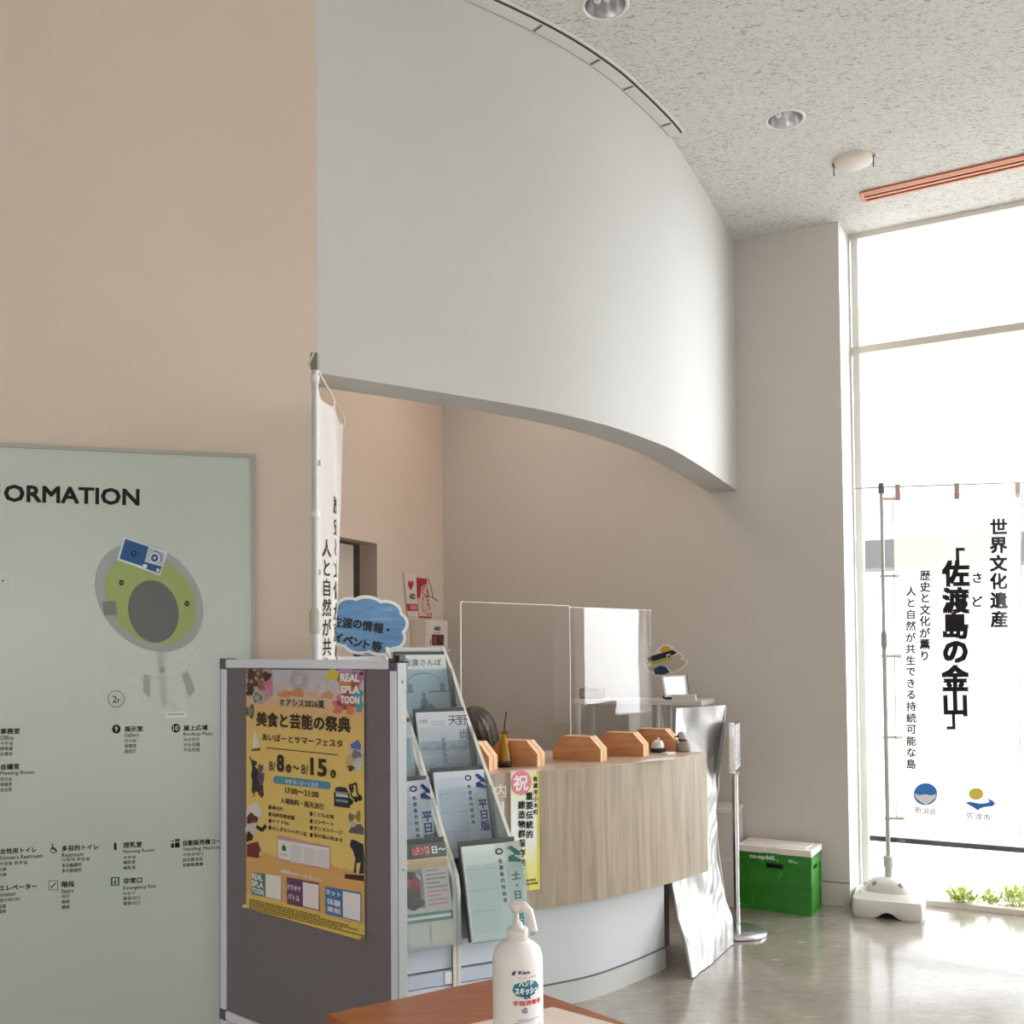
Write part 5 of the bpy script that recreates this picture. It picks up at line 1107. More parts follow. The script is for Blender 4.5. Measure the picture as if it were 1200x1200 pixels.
COLS = [(-0.222, -0.014), (-0.416, -0.252)]
zc = prof[-1][1] - 0.015                                         # top of the closed lower cabinet
for w0, w1 in COLS:
    zk_ = zr - 0.01 if w0 > -0.24 else zr - 0.042
    MB().hexa([rk(w0, 0.0, 0.03), rk(w1, 0.0, 0.03), rk(w1, 0.012, 0.03), rk(w0, 0.012, 0.03)], [rk(w0, 0.0, zk_), rk(w1, 0.0, zk_), rk(w1, 0.012, zk_), rk(w0, 0.012, zk_)], M_RACK).build('back_panel', rack)
    MB().hexa([rk(w0 - 0.008, -0.01, zk_ - 0.02), rk(w1 + 0.008, -0.01, zk_ - 0.02), rk(w1 + 0.008, 0.0, zk_ - 0.02), rk(w0 - 0.008, 0.0, zk_ - 0.02)], [rk(w0 - 0.008, -0.01, zk_ + 0.008), rk(w1 + 0.008, -0.01, zk_ + 0.008), rk(w1 + 0.008, 0.0, zk_ + 0.008), rk(w0 - 0.008, 0.0, zk_ + 0.008)], M_RACK).build('top_rail', rack)
    cm = mat((212, 220, 228), 0.45)
    mb = MB(); zz = [0.03, zc - 0.135, zc - 0.13, zc - 0.088, zc - 0.083, zc]
    for a, b, dd_, m_ in ((0, 1, 0.012, cm), (1, 2, 0.018, mat((70, 76, 92), 0.6)), (2, 3, 0.006, mat((196, 206, 222), 0.45)), (3, 4, 0.018, mat((70, 76, 92), 0.6)), (4, 5, 0.012, cm)):
        mb.hexa([rk(w0, 0.05, zz[a]), rk(w1, 0.05, zz[a]), rk(w1, dmax - dd_, zz[a]), rk(w0, dmax - dd_, zz[a])], [rk(w0, 0.05, zz[b]), rk(w1, 0.05, zz[b]), rk(w1, dmax - dd_, zz[b]), rk(w0, dmax - dd_, zz[b])], m_)
    mb.build('cabinet_front', rack)
MB().hexa([rk(-0.276, dmax - 0.006, zc - 0.128), rk(-0.254, dmax - 0.006, zc - 0.128), rk(-0.254, dmax - 0.003, zc - 0.128), rk(-0.276, dmax - 0.003, zc - 0.128)], [rk(-0.276, dmax - 0.006, zc - 0.092), rk(-0.254, dmax - 0.006, zc - 0.092), rk(-0.254, dmax - 0.003, zc - 0.092), rk(-0.276, dmax - 0.003, zc - 0.092)], M_PAPER).build('maker_sticker', rack)
TILT = 0.30                                                      # lean of a sheet: forward per metre of height
def tier(xr, yr, w0, w1, h, hvis, name, label, cat, group, cover, pocket=True, plate=True, thick=0.012, lean=TILT, curl=0.0):
    F0 = side(w1); d0, z0 = F0.px(xr, yr)
    zb = max(z0 - h, zc + 0.004) if hvis is None else z0 - h
    vv = (V3((0, 0, 1)) - RF * lean).normalized(); Lh = (z0 - zb) / vv.z
    O = rk(w0, d0, z0) - vv * Lh; F = Frame(O, RW, vv)            # lower left corner of the sheet's front
    wd = w1 - w0
    def surf(u, v, n=0.0):
        k = (u / wd) if wd else 0; c_ = curl * max(0, k - 0.55) ** 2 * 4 * (v / Lh) ; return F(u, v, n + c_)
    t = thing(name, label, cat, F(wd / 2, 0, -thick), group)
    mb = MB().grid(lambda a, b: surf(wd * a, Lh * b, 0), 10, 6, cover, True).grid(lambda a, b: surf(wd * a, Lh * b, -thick), 10, 6, M_PAPER, True)
    for a, b, c_, d_ in ((0, 0, 1, 0), (0, 1, 1, 1)): mb.add([surf(wd * k / 10 if a != c_ else wd * a, Lh * b, 0) for k in range(11)] + [surf(wd * k / 10, Lh * b, -thick) for k in range(11)], [(k, k + 1, 12 + k, 11 + k) for k in range(10)], M_PAPER)
    for a in (0, 1): mb.add([surf(wd * a, 0, 0), surf(wd * a, Lh, 0), surf(wd * a, Lh, -thick), surf(wd * a, 0, -thick)], [(0, 1, 2, 3)], M_PAPER)
    mb.build('pages', t)
    if plate:
        MB().fbox(F, 0 - 0.004, wd + 0.004, 0, Lh + 0.018, -thick - 0.012, -thick - 0.006, mat((78, 78, 82), 0.5)).build('divider', rack)
    if pocket: MB().fbox(F, -0.004, wd + 0.008, -0.004, Lh - 0.062, 0.034, 0.0365, M_POCKET).fbox(F, -0.004, wd + 0.008, -0.006, -0.003, -thick - 0.01, 0.0365, M_POCKET).fbox(F, wd + 0.005, wd + 0.008, -0.004, Lh - 0.062, 0.004, 0.034, M_POCKET).build('clear_pocket', rack)
    mk = Marks(surf, None, 0.0008); return t, mk, wd, Lh
CV = mat((204, 212, 212), 0.45)
G1 = 'brochures in the rack'
ink = mat((64, 68, 72), 0.6); ink2 = mat((112, 120, 128), 0.6)
# first tier
t, mk, wd, L_ = tier(521.5, 767, -0.212, -0.020, 0.285, 1, 'brochure', 'pale brochure with brush lettering and a blue river photo in the top tier', 'brochure', G1, mat((216, 222, 218), 0.4))
for k, ch in enumerate('佐渡さんぽ'): mk.char(ch, wd * (0.20 + 0.158 * k), L_ - 0.030, 0.028, ink, 1, 0.004)
mk.rect(0, 0.0, wd, L_ - 0.058, mat((168, 190, 200), 0.45), 1)
arc = [(wd * 0.5 + wd * 0.36 * cos(a), L_ - 0.115 + 0.045 * sin(a)) for a in [pi * k / 24 for k in range(25)]]
for p_, q_ in zip(arc, arc[1:]): mk.poly([p_, q_, (q_[0], q_[1] - 0.003), (p_[0], p_[1] - 0.003)], mat((96, 116, 130), 0.5), 3)
for x0, x1 in ((0.0, 0.26), (0.56, 1.0)): mk.rect(wd * x0, L_ - 0.145, wd * x1, L_ - 0.141, mat((98, 116, 128), 0.5), 3)
for x_, h_ in ((0.2, 0.03), (0.86, 0.03), (0.06, 0.018)): mk.rect(wd * (x_ - .05), L_ - 0.142, wd * (x_ + .05), L_ - 0.142 + h_, mat((124, 144, 154), 0.5), 2)
for x_, y_, r_ in ((0.46, 0.155, .010), (0.46, 0.185, .02), (0.44, 0.215, .024), (0.58, 0.20, .013), (0.62, 0.215, .016), (0.40, 0.212, .013)): mk.ell(wd * x_, L_ - y_, r_ * .7, r_, mat((112, 136, 146), 0.5), 3)
mk.build('cover_print', t, fix=False)
# second tier
t, mk, wd, L_ = tier(545, 833, -0.206, -0.020, 0.285, 1, 'brochure', 'grey exhibition leaflet with large thin characters and a misty landscape in the second tier', 'brochure', G1, mat((206, 212, 216), 0.4))
for ch, x_, y_, s_ in (('天', .73, .034, .042), ('野', .92, .034, .042), ('尚', .92, .085, .042)): mk.char(ch, wd * x_, L_ - y_, s_, ink, 1)
for k in range(4): mk.text('・' if k else '写真展', wd * .05, wd * .20, L_ - .040, L_ - .026, ink2, 1) if k == 0 else mk.rect(wd * .28, L_ - .028 - .007 * k, wd * .56, L_ - .0265 - .007 * k, ink2, 1)
mk.rect(wd * .02, 0, wd * .98, L_ - 0.105, mat((168, 176, 190), 0.45), 1)
for k, (a, c_) in enumerate(((.125, (146, 156, 170)), (.15, (178, 184, 196)), (.19, (150, 158, 176)), (.215, (126, 134, 152)))): mk.poly([(wd * .02, L_ - a - .012)] + [(wd * (.02 + .96 * q / 16), L_ - a + 0.006 * sin(q * 1.3 + k * 2)) for q in range(17)] + [(wd * .98, L_ - a - .012)], mat(c_, 0.5), 2)
for j, ch in enumerate('創造の原点'): mk.char(ch, wd * .48, L_ - .10 - .019 * j, .016, ink, 3)
mk.build('cover_print', t, fix=False)
# newspapers: bus timetables
def paper(t, mk, wd, L_, c1, c2, main, letters):
    m_ = mat(c2, 0.6); b_ = mat(c1, 0.5)
    rr = random.Random(len(main) * 7 + int(wd * 1000))
    for col in range(9):
        x0 = wd * (0.04 + 0.062 * col); mk.rect(x0, L_ * .06, x0 + .0008, L_ - .02, m_, 1); y = L_ - .025
        while y > L_ * .08:
            mk.rect(x0 + .003, y - .0022, x0 + .003 + rr.uniform(.004, .008), y, mat(tuple(min(255, q + 34) for q in c2), .6), 1); y -= rr.uniform(.0055, .009)
    for k in range(3): mk.rect(wd * .03, L_ * (.3 + .22 * k), wd * .60, L_ * (.3 + .22 * k) + .0012, m_, 1)
    mk.poly([(wd * .80, L_ - .018), (wd * .86, L_ - .012), (wd * .99, L_ - .034), (wd * .99, L_ - .046), (wd * .93, L_ - .043)], b_, 2); mk.poly([(wd * .80, L_ - .045), (wd * .86, L_ - .041), (wd * .99, L_ - .058), (wd * .99, L_ - .066), (wd * .80, L_ - .06)], b_, 2)
    mk.poly([(wd * .81, L_ - .05), (wd * .84, L_ - .05), (wd * .98, L_ - .036), (wd * .96, L_ - .031)], b_, 3)
    u_, v_ = wd * .66, L_ - .026
    for k in range(2):
        s_ = 1 if k == 0 else -1
        mk.poly([(u_ + s_ * (.012 * cos(a)), v_ + s_ * (.010 * sin(a)) ) for a in [pi * q / 8 for q in range(9)]] + [(u_ + s_ * (.008 * cos(a)), v_ + s_ * (.006 * sin(a))) for a in [pi * q / 8 for q in range(8, -1, -1)]], M_INK, 2)
    for j, ch in enumerate('佐渡島内時刻表'): mk.char(ch, wd * .66, L_ - .056 - .020 * j, .014, ink, 2, 0.02)
    for j, ch in enumerate(main): mk.char(ch, wd * .89, L_ - letters[0] - letters[1] * j, letters[2], b_, 2, 0.03)
    mk.rect(wd * .77, L_ * .05, wd * .775, L_ - .08, mat((150, 166, 172), .6), 1)
    mk.build('print', t, fix=False)
t, mk, wd, L_ = tier(567, 901.5, -0.202, -0.018, 0.275, 1, 'timetable', 'timetable sheet with a dark blue emblem in the third tier of the right column', 'timetable', 'bus timetables in the rack', mat((208, 216, 226), 0.5))
paper(t, mk, wd, L_, (30, 58, 128), (150, 160, 184), '平日版', (0.118, 0.036, 0.034))
t, mk, wd, L_ = tier(604.5, 986, -0.206, -0.018, 0.40, None, 'timetable', 'timetable sheet with a green emblem and curled corner in the lowest tier', 'timetable', 'bus timetables in the rack', mat((212, 224, 218), 0.5), curl=0.035)
paper(t, mk, wd, L_, (58, 132, 112), (158, 178, 172), '土・日・祝日版', (0.105, 0.030, 0.028))
t, mk, wd, L_ = tier(501, 914, -0.412, -0.258, 0.275, 1, 'timetable', 'timetable sheet with a dark blue emblem in the left column beside the notice board', 'timetable', 'bus timetables in the rack', mat((206, 214, 222), 0.5), curl=0.02)
paper(t, mk, wd, L_, (30, 58, 128), (150, 160, 184), '平日版', (0.118, 0.036, 0.034))
t, mk, wd, L_ = tier(481, 846, -0.412, -0.258, 0.275, 1, 'brochure', 'pale brochure in the left column above the timetable, half hidden by the notice board', 'brochure', G1, mat((176, 192, 198), 0.45))
mk.rect(wd * .05, L_ * .1, wd * .95, L_ * .8, mat((150, 172, 178), 0.5), 1); mk.build('cover_print', t, fix=False)
t, mk, wd, L_ = tier(521.5, 986, -0.414, -0.256, 0.40, None, 'flyer', 'flyer with a red date and drum photo in the left column lowest tier', 'flyer', None, mat((206, 198, 192), 0.4))
mk.rect(0, L_ - .045, wd, L_, mat((92, 108, 104), 0.4), 1)
mk.text('8月7日', wd * .28, wd * .66, L_ - .036, L_ - .008, mat((240, 236, 234), .5), 2, 0.07); mk.text('8月7日', wd * .28, wd * .66, L_ - .036, L_ - .008, mat((196, 48, 60), .5), 4, 0.02); mk.text('日〜', wd * .70, wd * .98, L_ - .034, L_ - .012, mat((240, 238, 236), .5), 3, 0.03)
mk.rect(0, L_ - .075, wd, L_ - .048, mat((196, 172, 130), .4), 1); mk.rect(wd * .02, L_ - .19, wd * .46, L_ - .075, mat((150, 140, 134), .4), 1)
for x_, y_, rx, ry, c_ in ((.22, .155, .026, .040, (64, 62, 66)), (.24, .115, .026, .022, (206, 96, 92)), (.15, .112, .014, .014, (228, 196, 184)), (.32, .105, .014, .014, (232, 206, 196)), (.2, .092, .02, .012, (56, 50, 56)), (.30, .13, .016, .014, (190, 60, 64)), (.26, .175, .03, .016, (90, 84, 88))): mk.ell(wd * x_, L_ - y_, rx, ry, mat(c_, .5), 2)
for k in range(9): mk.rect(wd * .52, L_ - .085 - .0125 * k, wd * (.94 if k % 3 else .8), L_ - .0805 - .0125 * k, mat((206, 140, 140) if k > 4 else (150, 140, 140), .5), 2)
mk.rect(0, L_ - .232, wd, L_ - .205, mat((96, 140, 124), .4), 2); mk.rect(wd * .05, L_ - .223, wd * .95, L_ - .214, mat((226, 232, 226), .5), 3)
mk.rect(wd * .04, 0.006, wd * .46, L_ - .24, mat((206, 212, 196), .5), 2); mk.rect(wd * .52, 0.006, wd * .96, L_ - .24, mat((212, 206, 190), .5), 2); mk.build('cover_print', t, fix=False)

# blue cloud sign above the rack
e_ = radians(6.5); CU = (RW * cos(e_) - V3((0, 0, sin(e_)))).normalized(); Cv = (V3((0, 0, cos(e_))) + RW * sin(e_)).normalized()
FCl = Frame(at_y(431, 735, 3.80), CU, Cv)
cs = thing('cloud_sign', 'blue cloud-shaped cardboard sign with a white border above the brochure rack', 'sign', FCl(0, -0.12))
uL, uR, vT, vB = FCl.px(384, 734)[0], FCl.px(478.5, 738)[0], FCl.px(430, 697.5)[1], FCl.px(434, 769)[1]
def cloud(k):
    cx_, cy_, rx, ry = (uL + uR) / 2, (vT + vB) / 2, (uR - uL) / 2, (vT - vB) / 2; P = []; n_ = 9
    for i in range(144):
        a = 2 * pi * i / 144; lump = abs(sin(a * n_ / 2 + 0.4)) ** 0.7
        e = 2.6; q = (abs(cos(a)) ** e + abs(sin(a)) ** e) ** (-1 / e); r_ = q * (0.90 + 0.10 * lump)
        P.append((cx_ + (rx * r_ - k) * cos(a) * 1.0, cy_ + (ry * r_ - k) * sin(a)))
    return P
MB().prism([FCl(u, v, 0) for u, v in cloud(0.0)], FCl.n * -0.006, mat((228, 226, 218), 0.5)).build('board', cs)
mk = Marks(FCl, lift=0.001); t_ = NT('blue_crayon'); t_.l(t_.ramp(t_.noise(t_.coords((3, 3, 26)), 2.2, 3), [(0.35, (84, 128, 172)), (0.6, (104, 148, 190)), (0.8, (134, 172, 206))]), t_.b.inputs['Base Color']); t_.b.inputs['Roughness'].default_value = 0.35
mk.poly(cloud(0.013), t_.m, 1); kd = mat((24, 26, 34), 0.6)
for s_, L0 in (('佐渡の情報・', [(394, 728.5), (407, 730), (418.5, 731.5), (430.5, 733.5), (443.5, 736), (454.5, 738)]), ('イベント等', [(396, 747.5), (408, 750), (419, 753), (429.5, 755), (441.5, 757.5)])):
    for ch, (x, y) in zip(s_, L0): u, v = FCl.px(x, y); mk.char(ch, u, v, 0.041, kd, 2, 0.035)
mk.build('lettering', cs, fix=False)
q = FCl((uL + uR) / 2, vB + 0.01, -0.006); MB().tube([q + V3((0, 0, 0.02)), V3((q.x, q.y, zr - 0.12))], 0.006, M_STEEL, 10).build('stick', cs)
u_, v_ = FCl.px(428, 771); MB().box(V3((q.x, q.y, zr - 0.06)), (0.03, 0.016, 0.08), M_STEEL).build('clamp', cs)

# ------------------------------------------------------------------ silver foil bag leaning at the end of the counter
bl_, br_ = at_z(812, 1146, 0.004), at_z(859.5, 1106.5, 0.004)
LEFT = [(0.0, 812, 1146), (0.10, 805.5, 1112), (0.22, 797, 1078), (0.36, 788.5, 1036), (0.6, 790, 960), (0.8, 791.5, 890), (1.0, 793, 831)]
RIGHT = [(0.0, 859.5, 1106.5), (0.08, 858.5, 1076), (0.16, 850, 1055), (0.28, 846.5, 1018), (0.42, 840, 975), (0.52, 838, 950), (0.6, 843.5, 925), (0.75, 846.5, 890), (0.88, 849.5, 858), (1.0, 851, 827.5)]
def edge_at(T_, v, y0, y1):
    for (a, x0, q0), (b, x1, q1) in zip(T_, T_[1:]):
        if v <= b + 1e-9: k = (v - a) / (b - a); return at_y(x0 + (x1 - x0) * k, q0 + (q1 - q0) * k, y0 + (y1 - y0) * v)
yl1, yr1 = bl_.y + 0.54, br_.y + 0.22
def foil(a, v, n=0.0):
    p = edge_at(LEFT, v, bl_.y, yl1).lerp(edge_at(RIGHT, v, br_.y, yr1), a)
    if v == 0: p = bl_.lerp(br_, a)
    nrm = V3((0.86, -0.5, 0.05)).normalized()
    k = 0.030 * (noise.noise(V3((a * 1.9, v * 3.4, 1.3))) + 0.45 * noise.noise(V3((a * 4 + v * 3, v * 7, 4.0))) * (1.5 - v) + 0.55 * abs(noise.noise(V3((a * 6 - v * 5, v * 9, 9.0)))) * (1.3 - v))
    k += 0.010 * sin(a * 9 + v * 2) * v * v
    return p + nrm * (k * min(1, v * 8 + .25) * (1 if 0.02 < a < 0.98 else 0.4) + n) + V3((0, 0, 0.0))
t_ = NT('crinkled_foil'); t_.b.inputs['Metallic'].default_value = 1.0; t_.b.inputs['Base Color'].default_value = rgb((160, 159, 157)); t_.b.inputs['Roughness'].default_value = 0.45; t_.b.inputs['Metallic'].default_value = 0.8
t_.bump(t_.noise(t_.coords(), 7, 2, 0.5, 0.8), 0.15, 0.02)
fo = thing('foil_bag', 'tall crinkled silver foil bag leaning against the end of the counter', 'foil bag', flat(bl_.lerp(br_, 0.5)))
MB().grid(lambda a, b: foil(a, b), 44, 90, t_.m).build('front_sheet', fo)
MB().grid(lambda a, b: foil(a, b, -0.014 - 0.012 * sin(pi * a)), 20, 40, t_.m).build('back_sheet', fo)
mb = MB()
for T_ in (0, 1): mb.tube([foil(T_, k / 40, -0.007) for k in range(41)], 0.008, t_.m, 8)
mb.build('side_seam', fo)
MB().tube([foil(k / 20, 1.0, -0.007) for k in range(21)], 0.006, t_.m, 8).build('top_fold', fo)

# ------------------------------------------------------------------ chrome sign stand
c = at_z(864, 1093.5, 0); ss = thing('sign_stand', 'chrome floor stand with a small display frame between the foil bag and the green crate', 'sign stand', c)
MB().lathe([(0.0, 0.0), (0.150, 0.0), (0.155, 0.008), (0.150, 0.018), (0.06, 0.024), (0.0, 0.026)], c, mat((214, 214, 216), 0.26, 0.9), 48).build('base_disc', ss)
zp = at_y(862, 905, c.y).z; MB().tube([c + V3((0, 0, 0.02)), V3((c.x, c.y, zp))], 0.0165, M_CHROME, 20).build('pole', ss)
FH = Frame(V3((c.x, c.y, 0)) , (0.36, 0.93, 0)); FH.o = V3((c.x, c.y, 0)) - FH.u * 0.10 - FH.n * 0.0
zt_h = at_y(860, 845, c.y).z; zb_h = at_y(860, 904, c.y).z
sg2 = 1 if (CAM - FH.o).dot(FH.n) > 0 else -1
for a in ((0, 0.20, zt_h - 0.016, zt_h), (0, 0.20, zb_h, zb_h + 0.016), (0, 0.012, zb_h + 0.016, zt_h - 0.016), (0.188, 0.20, zb_h + 0.016, zt_h - 0.016)): MB().fbox(FH, *a, -0.016, 0.016, M_CHROME).build('frame_rail', ss, bevel=0.002)
MB().fbox(FH, 0.012, 0.188, zb_h + 0.016, zt_h - 0.016, -0.005, 0.005, mat((214, 214, 212), 0.25, 0.3)).build('display_panel', ss)
mk = Marks(Frame(FH(0, 0, 0.0052 * 1), FH.u), lift=0.001)
for k in range(6): mk.rect(0.03, zt_h - 0.05 - k * 0.035, 0.16, zt_h - 0.04 - k * 0.035, mat((160, 160, 160), .5), 1)
mk.build('panel_print', ss, fix=False)
MB().box(V3((c.x, c.y, zb_h - 0.006)), (0.04, 0.06, 0.014), M_CHROME).build('bracket', ss, bevel=0.002)

# ------------------------------------------------------------------ white storage boxes and the green crate by the back wall
bc = at_z(861.5, 1063.5, 0); bwid = 0.36
z1_ = at_y(857, 1006, bc.y).z; z2_ = at_y(857, 948.5, bc.y).z
dist = (B - bc).dot(-NB) ; bdep = abs((bc - B).dot(NB)) - 0.015
def wbx(z0, z1, label):
    p = [bc - WB * bwid, bc, bc - NB * bdep, bc - NB * bdep - WB * bwid]; m_ = mat((228, 222, 216), 0.5)
    t = thing('storage_box', label, 'storage box', V3(((p[0].x + p[2].x) / 2, (p[0].y + p[2].y) / 2, z0)), 'white storage boxes by the back wall')
    MB().hexa([q + V3((0, 0, z0)) for q in p], [q + V3((0, 0, z1 - 0.03)) for q in p], m_).build('body', t, bevel=0.004)
    c_ = (p[0] + p[2]) / 2; p2 = [c_ + (q - c_) * 1.02 for q in p]
    MB().hexa([q + V3((0, 0, z1 - 0.03)) for q in p2], [q + V3((0, 0, z1)) for q in p2], mat((236, 232, 226), 0.45)).build('lid', t, bevel=0.004)
wbx(0.0, z1_, 'white storage box on the floor behind the chrome sign stand'); wbx(z1_ + 0.001, z2_, 'white storage box stacked on the other one behind the chrome sign stand')

g0 = at_z(866, 1063, 0); g1 = at_z(950.4, 1073.8, 0); g2 = at_z(966.3, 1064, 0)
GU = (g1 - g0).normalized(); GN = V3((GU.y, -GU.x, 0)); GN = GN if GN.y < 0 else -GN
gw = (g1 - g0).length; gd = max(0.24, abs((g2 - g1).dot(GN)))
gd = min(0.34, max(gd, 0.25))
# keep the back of the crate just clear of the wall
while min(((g0 - GN * gd) - B).dot(NB), ((g1 - GN * gd) - B).dot(NB)) < 0.02 and gd > 0.15: gd -= 0.005
FGc = Frame(g0, GU); FGc.n = GN; FGc.v = V3((0, 0, 1))
zl = at_y(950.4, 1004.5, g1.y).z; zlt = at_y(950.4, 997.0, g1.y).z
crt = thing('folding_crate', 'green folding crate with a white lid standing on the floor by the window wall', 'crate', (g0 + g1) / 2 - GN * gd / 2)
t_ = NT('green_plastic'); t_.l(t_.ramp(t_.noise(t_.coords(), 14, 3), [(0.3, (40, 126, 30)), (0.7, (52, 142, 40))]), t_.b.inputs['Base Color']); t_.b.inputs['Roughness'].default_value = 0.35; GR = t_.m
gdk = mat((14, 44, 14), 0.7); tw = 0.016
hu0, hu1 = FGc.px(897.5, 1013)[0], FGc.px(917.5, 1016)[0]; hz1, hz0 = FGc.px(908, 1011)[1], FGc.px(908, 1017.8)[1]
body = MB()
for a in ((0, gw, 0, hz0), (0, gw, hz1, zl), (0, hu0, hz0, hz1), (hu1, gw, hz0, hz1)): body.fbox(FGc, *a, -tw, 0, GR)
FS_ = Frame(g1, -GN); FS_.n = GU
sh0, sh1 = gd * 0.3, gd * 0.68
for a in ((0.0, gd, 0, hz0), (0.0, gd, hz1, zl), (0, sh0, hz0, hz1), (sh1, gd, hz0, hz1)): body.fbox(FS_, *a, -tw, 0, GR)
body.fbox(FGc, 0, gw, 0, zl, -gd, -gd + tw, GR); body.fbox(FGc, 0, tw, 0, zl, -gd, 0, GR); body.fbox(FGc, 0, gw, 0, 0.012, -gd, 0, GR)
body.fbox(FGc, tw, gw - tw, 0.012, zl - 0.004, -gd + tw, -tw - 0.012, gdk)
body.build('body', crt)
ribs = MB(); zf = FGc.px(868, 1034)[1]
ribs.fbox(FGc, 0, gw, zl - 0.055, zl, 0, 0.008, GR).fbox(FGc, 0, gw, zf - 0.006, zf + 0.006, 0, 0.006, GR).fbox(FGc, 0, gw, 0, 0.016, 0, 0.006, GR)
for u in (0, 0.055, gw - 0.085, gw - 0.03): ribs.fbox(FGc, u, u + (0.03 if u in (0, gw - 0.03) else 0.012), 0.016, zl - 0.055, 0, 0.006, GR)
for k in range(4): ribs.fbox(FGc, gw * 0.36, gw * 0.66, 0.07 + 0.018 * k, 0.074 + 0.018 * k, 0, 0.003, GR)
ribs.fbox(FS_, 0, gd, zl - 0.055, zl, 0, 0.008, GR).fbox(FS_, 0, gd, zf - 0.006, zf + 0.006, 0, 0.006, GR).fbox(FS_, 0, gd, 0, 0.016, 0, 0.006, GR).fbox(FS_, 0, 0.022, 0.016, zl - .055, 0, 0.006, GR).fbox(FS_, gd - 0.022, gd, 0.016, zl - .055, 0, 0.006, GR)
ribs.build('rib', crt)
lm = mat((244, 236, 229), 0.5)
lid = MB().fbox(FGc, -0.006, gw * 0.36, zl, zlt, -gd - 0.004, 0.012, lm).fbox(FGc, gw * 0.36, gw * 0.56, zl, zlt, -gd + 0.006, 0.002, lm).fbox(FGc, gw * 0.56, gw + 0.010, zl, zlt, -gd - 0.004, 0.012, lm).fbox(FGc, 0.03, gw - 0.03, zlt, zlt + 0.004, -gd + 0.03, -0.03, lm)
lid.build('lid', crt, bevel=0.003)
mk = Marks(Frame(FGc(0, 0, 0.008), GU), lift=0.001); mk.surf = lambda u, v, n: FGc(u, v, 0.008 + n); mk.pxf = FGc.px
cw_ = mat((232, 236, 224), 0.5); u0, v0 = FGc.px(878.8, 1004.8); u1 = FGc.px(909.5, 1008)[0]
mk.text('co-opdeli.', u0, u1, v0 - 0.008, v0 + 0.026, cw_, 1, 0.03); mk.ell(u1 + 0.012, v0 - 0.001, 0.006, 0.006, mat((150, 196, 90), .5), 1)
u2 = FGc.px(924.5, 1010)[0]; u3 = FGc.px(935.5, 1011)[0]
for k, (a, b) in enumerate(((0, .5), (0, .38), (.45, 1))): mk.rect(u2 + (u3 - u2) * a, v0 + 0.006 - 0.010 * min(k, 1), u2 + (u3 - u2) * b, v0 + 0.011 - 0.010 * min(k, 1), cw_, 1)
mk.poly([(gw * .56, zf + .05), (gw * .60, zf + .085), (gw * .615, zf + .085), (gw * .585, zf + .05)], mat((120, 176, 100), .5), 1); mk.poly([(gw * .19, zf - .075), (gw * .22, zf - .115), (gw * .225, zf - .11), (gw * .2, zf - .07)], mat((110, 170, 96), .5), 1)
mk.build('lettering', crt, fix=False)

# ------------------------------------------------------------------ brown table in front with the hand sanitiser
TZ = 0.75
t0, t1 = at_z(382.5, 1188, TZ), at_z(583, 1145.2, TZ); tr_ = (at_z(740, 1200.5, TZ) - t1).normalized(); tl = 0.85
t2, t3 = t1 + tr_ * tl, t0 + tr_ * tl
tab = thing('table', 'brown wood-veneer table top in the foreground carrying the sanitiser bottle', 'table', flat((t0 + t2) / 2))
MB().hexa([p - V3((0, 0, 0.032)) for p in (t0, t1, t2, t3)], [t0, t1, t2, t3], M_TABLE).build('table_top', tab, bevel=0.003)
ctr = (t0 + t1 + t2 + t3) / 4
for p in (t0, t1, t2, t3):
    q = p + (ctr - p) * 0.12; MB().tube([V3((q.x, q.y, 0.0)), V3((q.x, q.y, TZ - 0.032))], 0.018, M_STEEL, 14).build('leg', tab)
m0 = at_z(648, 1181, TZ); ml = (at_z(560, 1199, TZ) - m0).normalized(); mr = (at_z(716, 1199.5, TZ) - m0).normalized()
mp_ = [m0, m0 + mr * 0.30, m0 + mr * 0.30 + ml * 0.42, m0 + ml * 0.42]
tag(MB().hexa([p + V3((0, 0, 0.0003)) for p in mp_], [p + V3((0, 0, 0.0018)) for p in mp_], mat((238, 222, 210), 0.5)).build('paper_mat'), 'white paper mat under the sanitiser bottle on the brown table', 'paper mat')
by = 1.90; c = at_y(607, 1180, by); c.z = TZ + 0.0022
sb = thing('sanitiser_bottle', 'white pump bottle of hand sanitiser standing on the brown table', 'bottle', c)
sc_ = by / FPX
r_ = 29.3 * sc_; hz_ = lambda y: at_y(607, y, by).z - c.z
t_ = NT('milky_plastic'); t_.b.inputs['Base Color'].default_value = rgb((238, 236, 234)); t_.b.inputs['Roughness'].default_value = 0.3; t_.b.inputs['Subsurface Weight'].default_value = 0.25; t_.b.inputs['Subsurface Radius'].default_value = (0.02, 0.02, 0.02); MK = t_.m
zs = [hz_(y) for y in (1129, 1119, 1111, 1105, 1100.5, 1099.5)]
bo = MB().lathe([(0, 0), (r_ * .92, 0), (r_ * .98, 0.004), (r_, 0.012), (r_, zs[0]), (r_ * .985, zs[1]), (r_ * .90, zs[2]), (r_ * .70, zs[3]), (r_ * .42, zs[4]), (r_ * .40, zs[5])], c, MK, 56).build('body', sb)
wp = mat((232, 228, 222), 0.4)
cp = MB(); N_ = 36
cp.lathe([(r_ * .40, hz_(1101)), (12.4 * sc_, hz_(1100.5)), (12.4 * sc_, hz_(1088)), (11.4 * sc_, hz_(1086.8)), (7 * sc_, hz_(1086.5)), (6.2 * sc_, hz_(1082)), (4.6 * sc_, hz_(1080)), (0, hz_(1080))], c, wp, 40)
cp.build('cap', sb)
rg = MB()
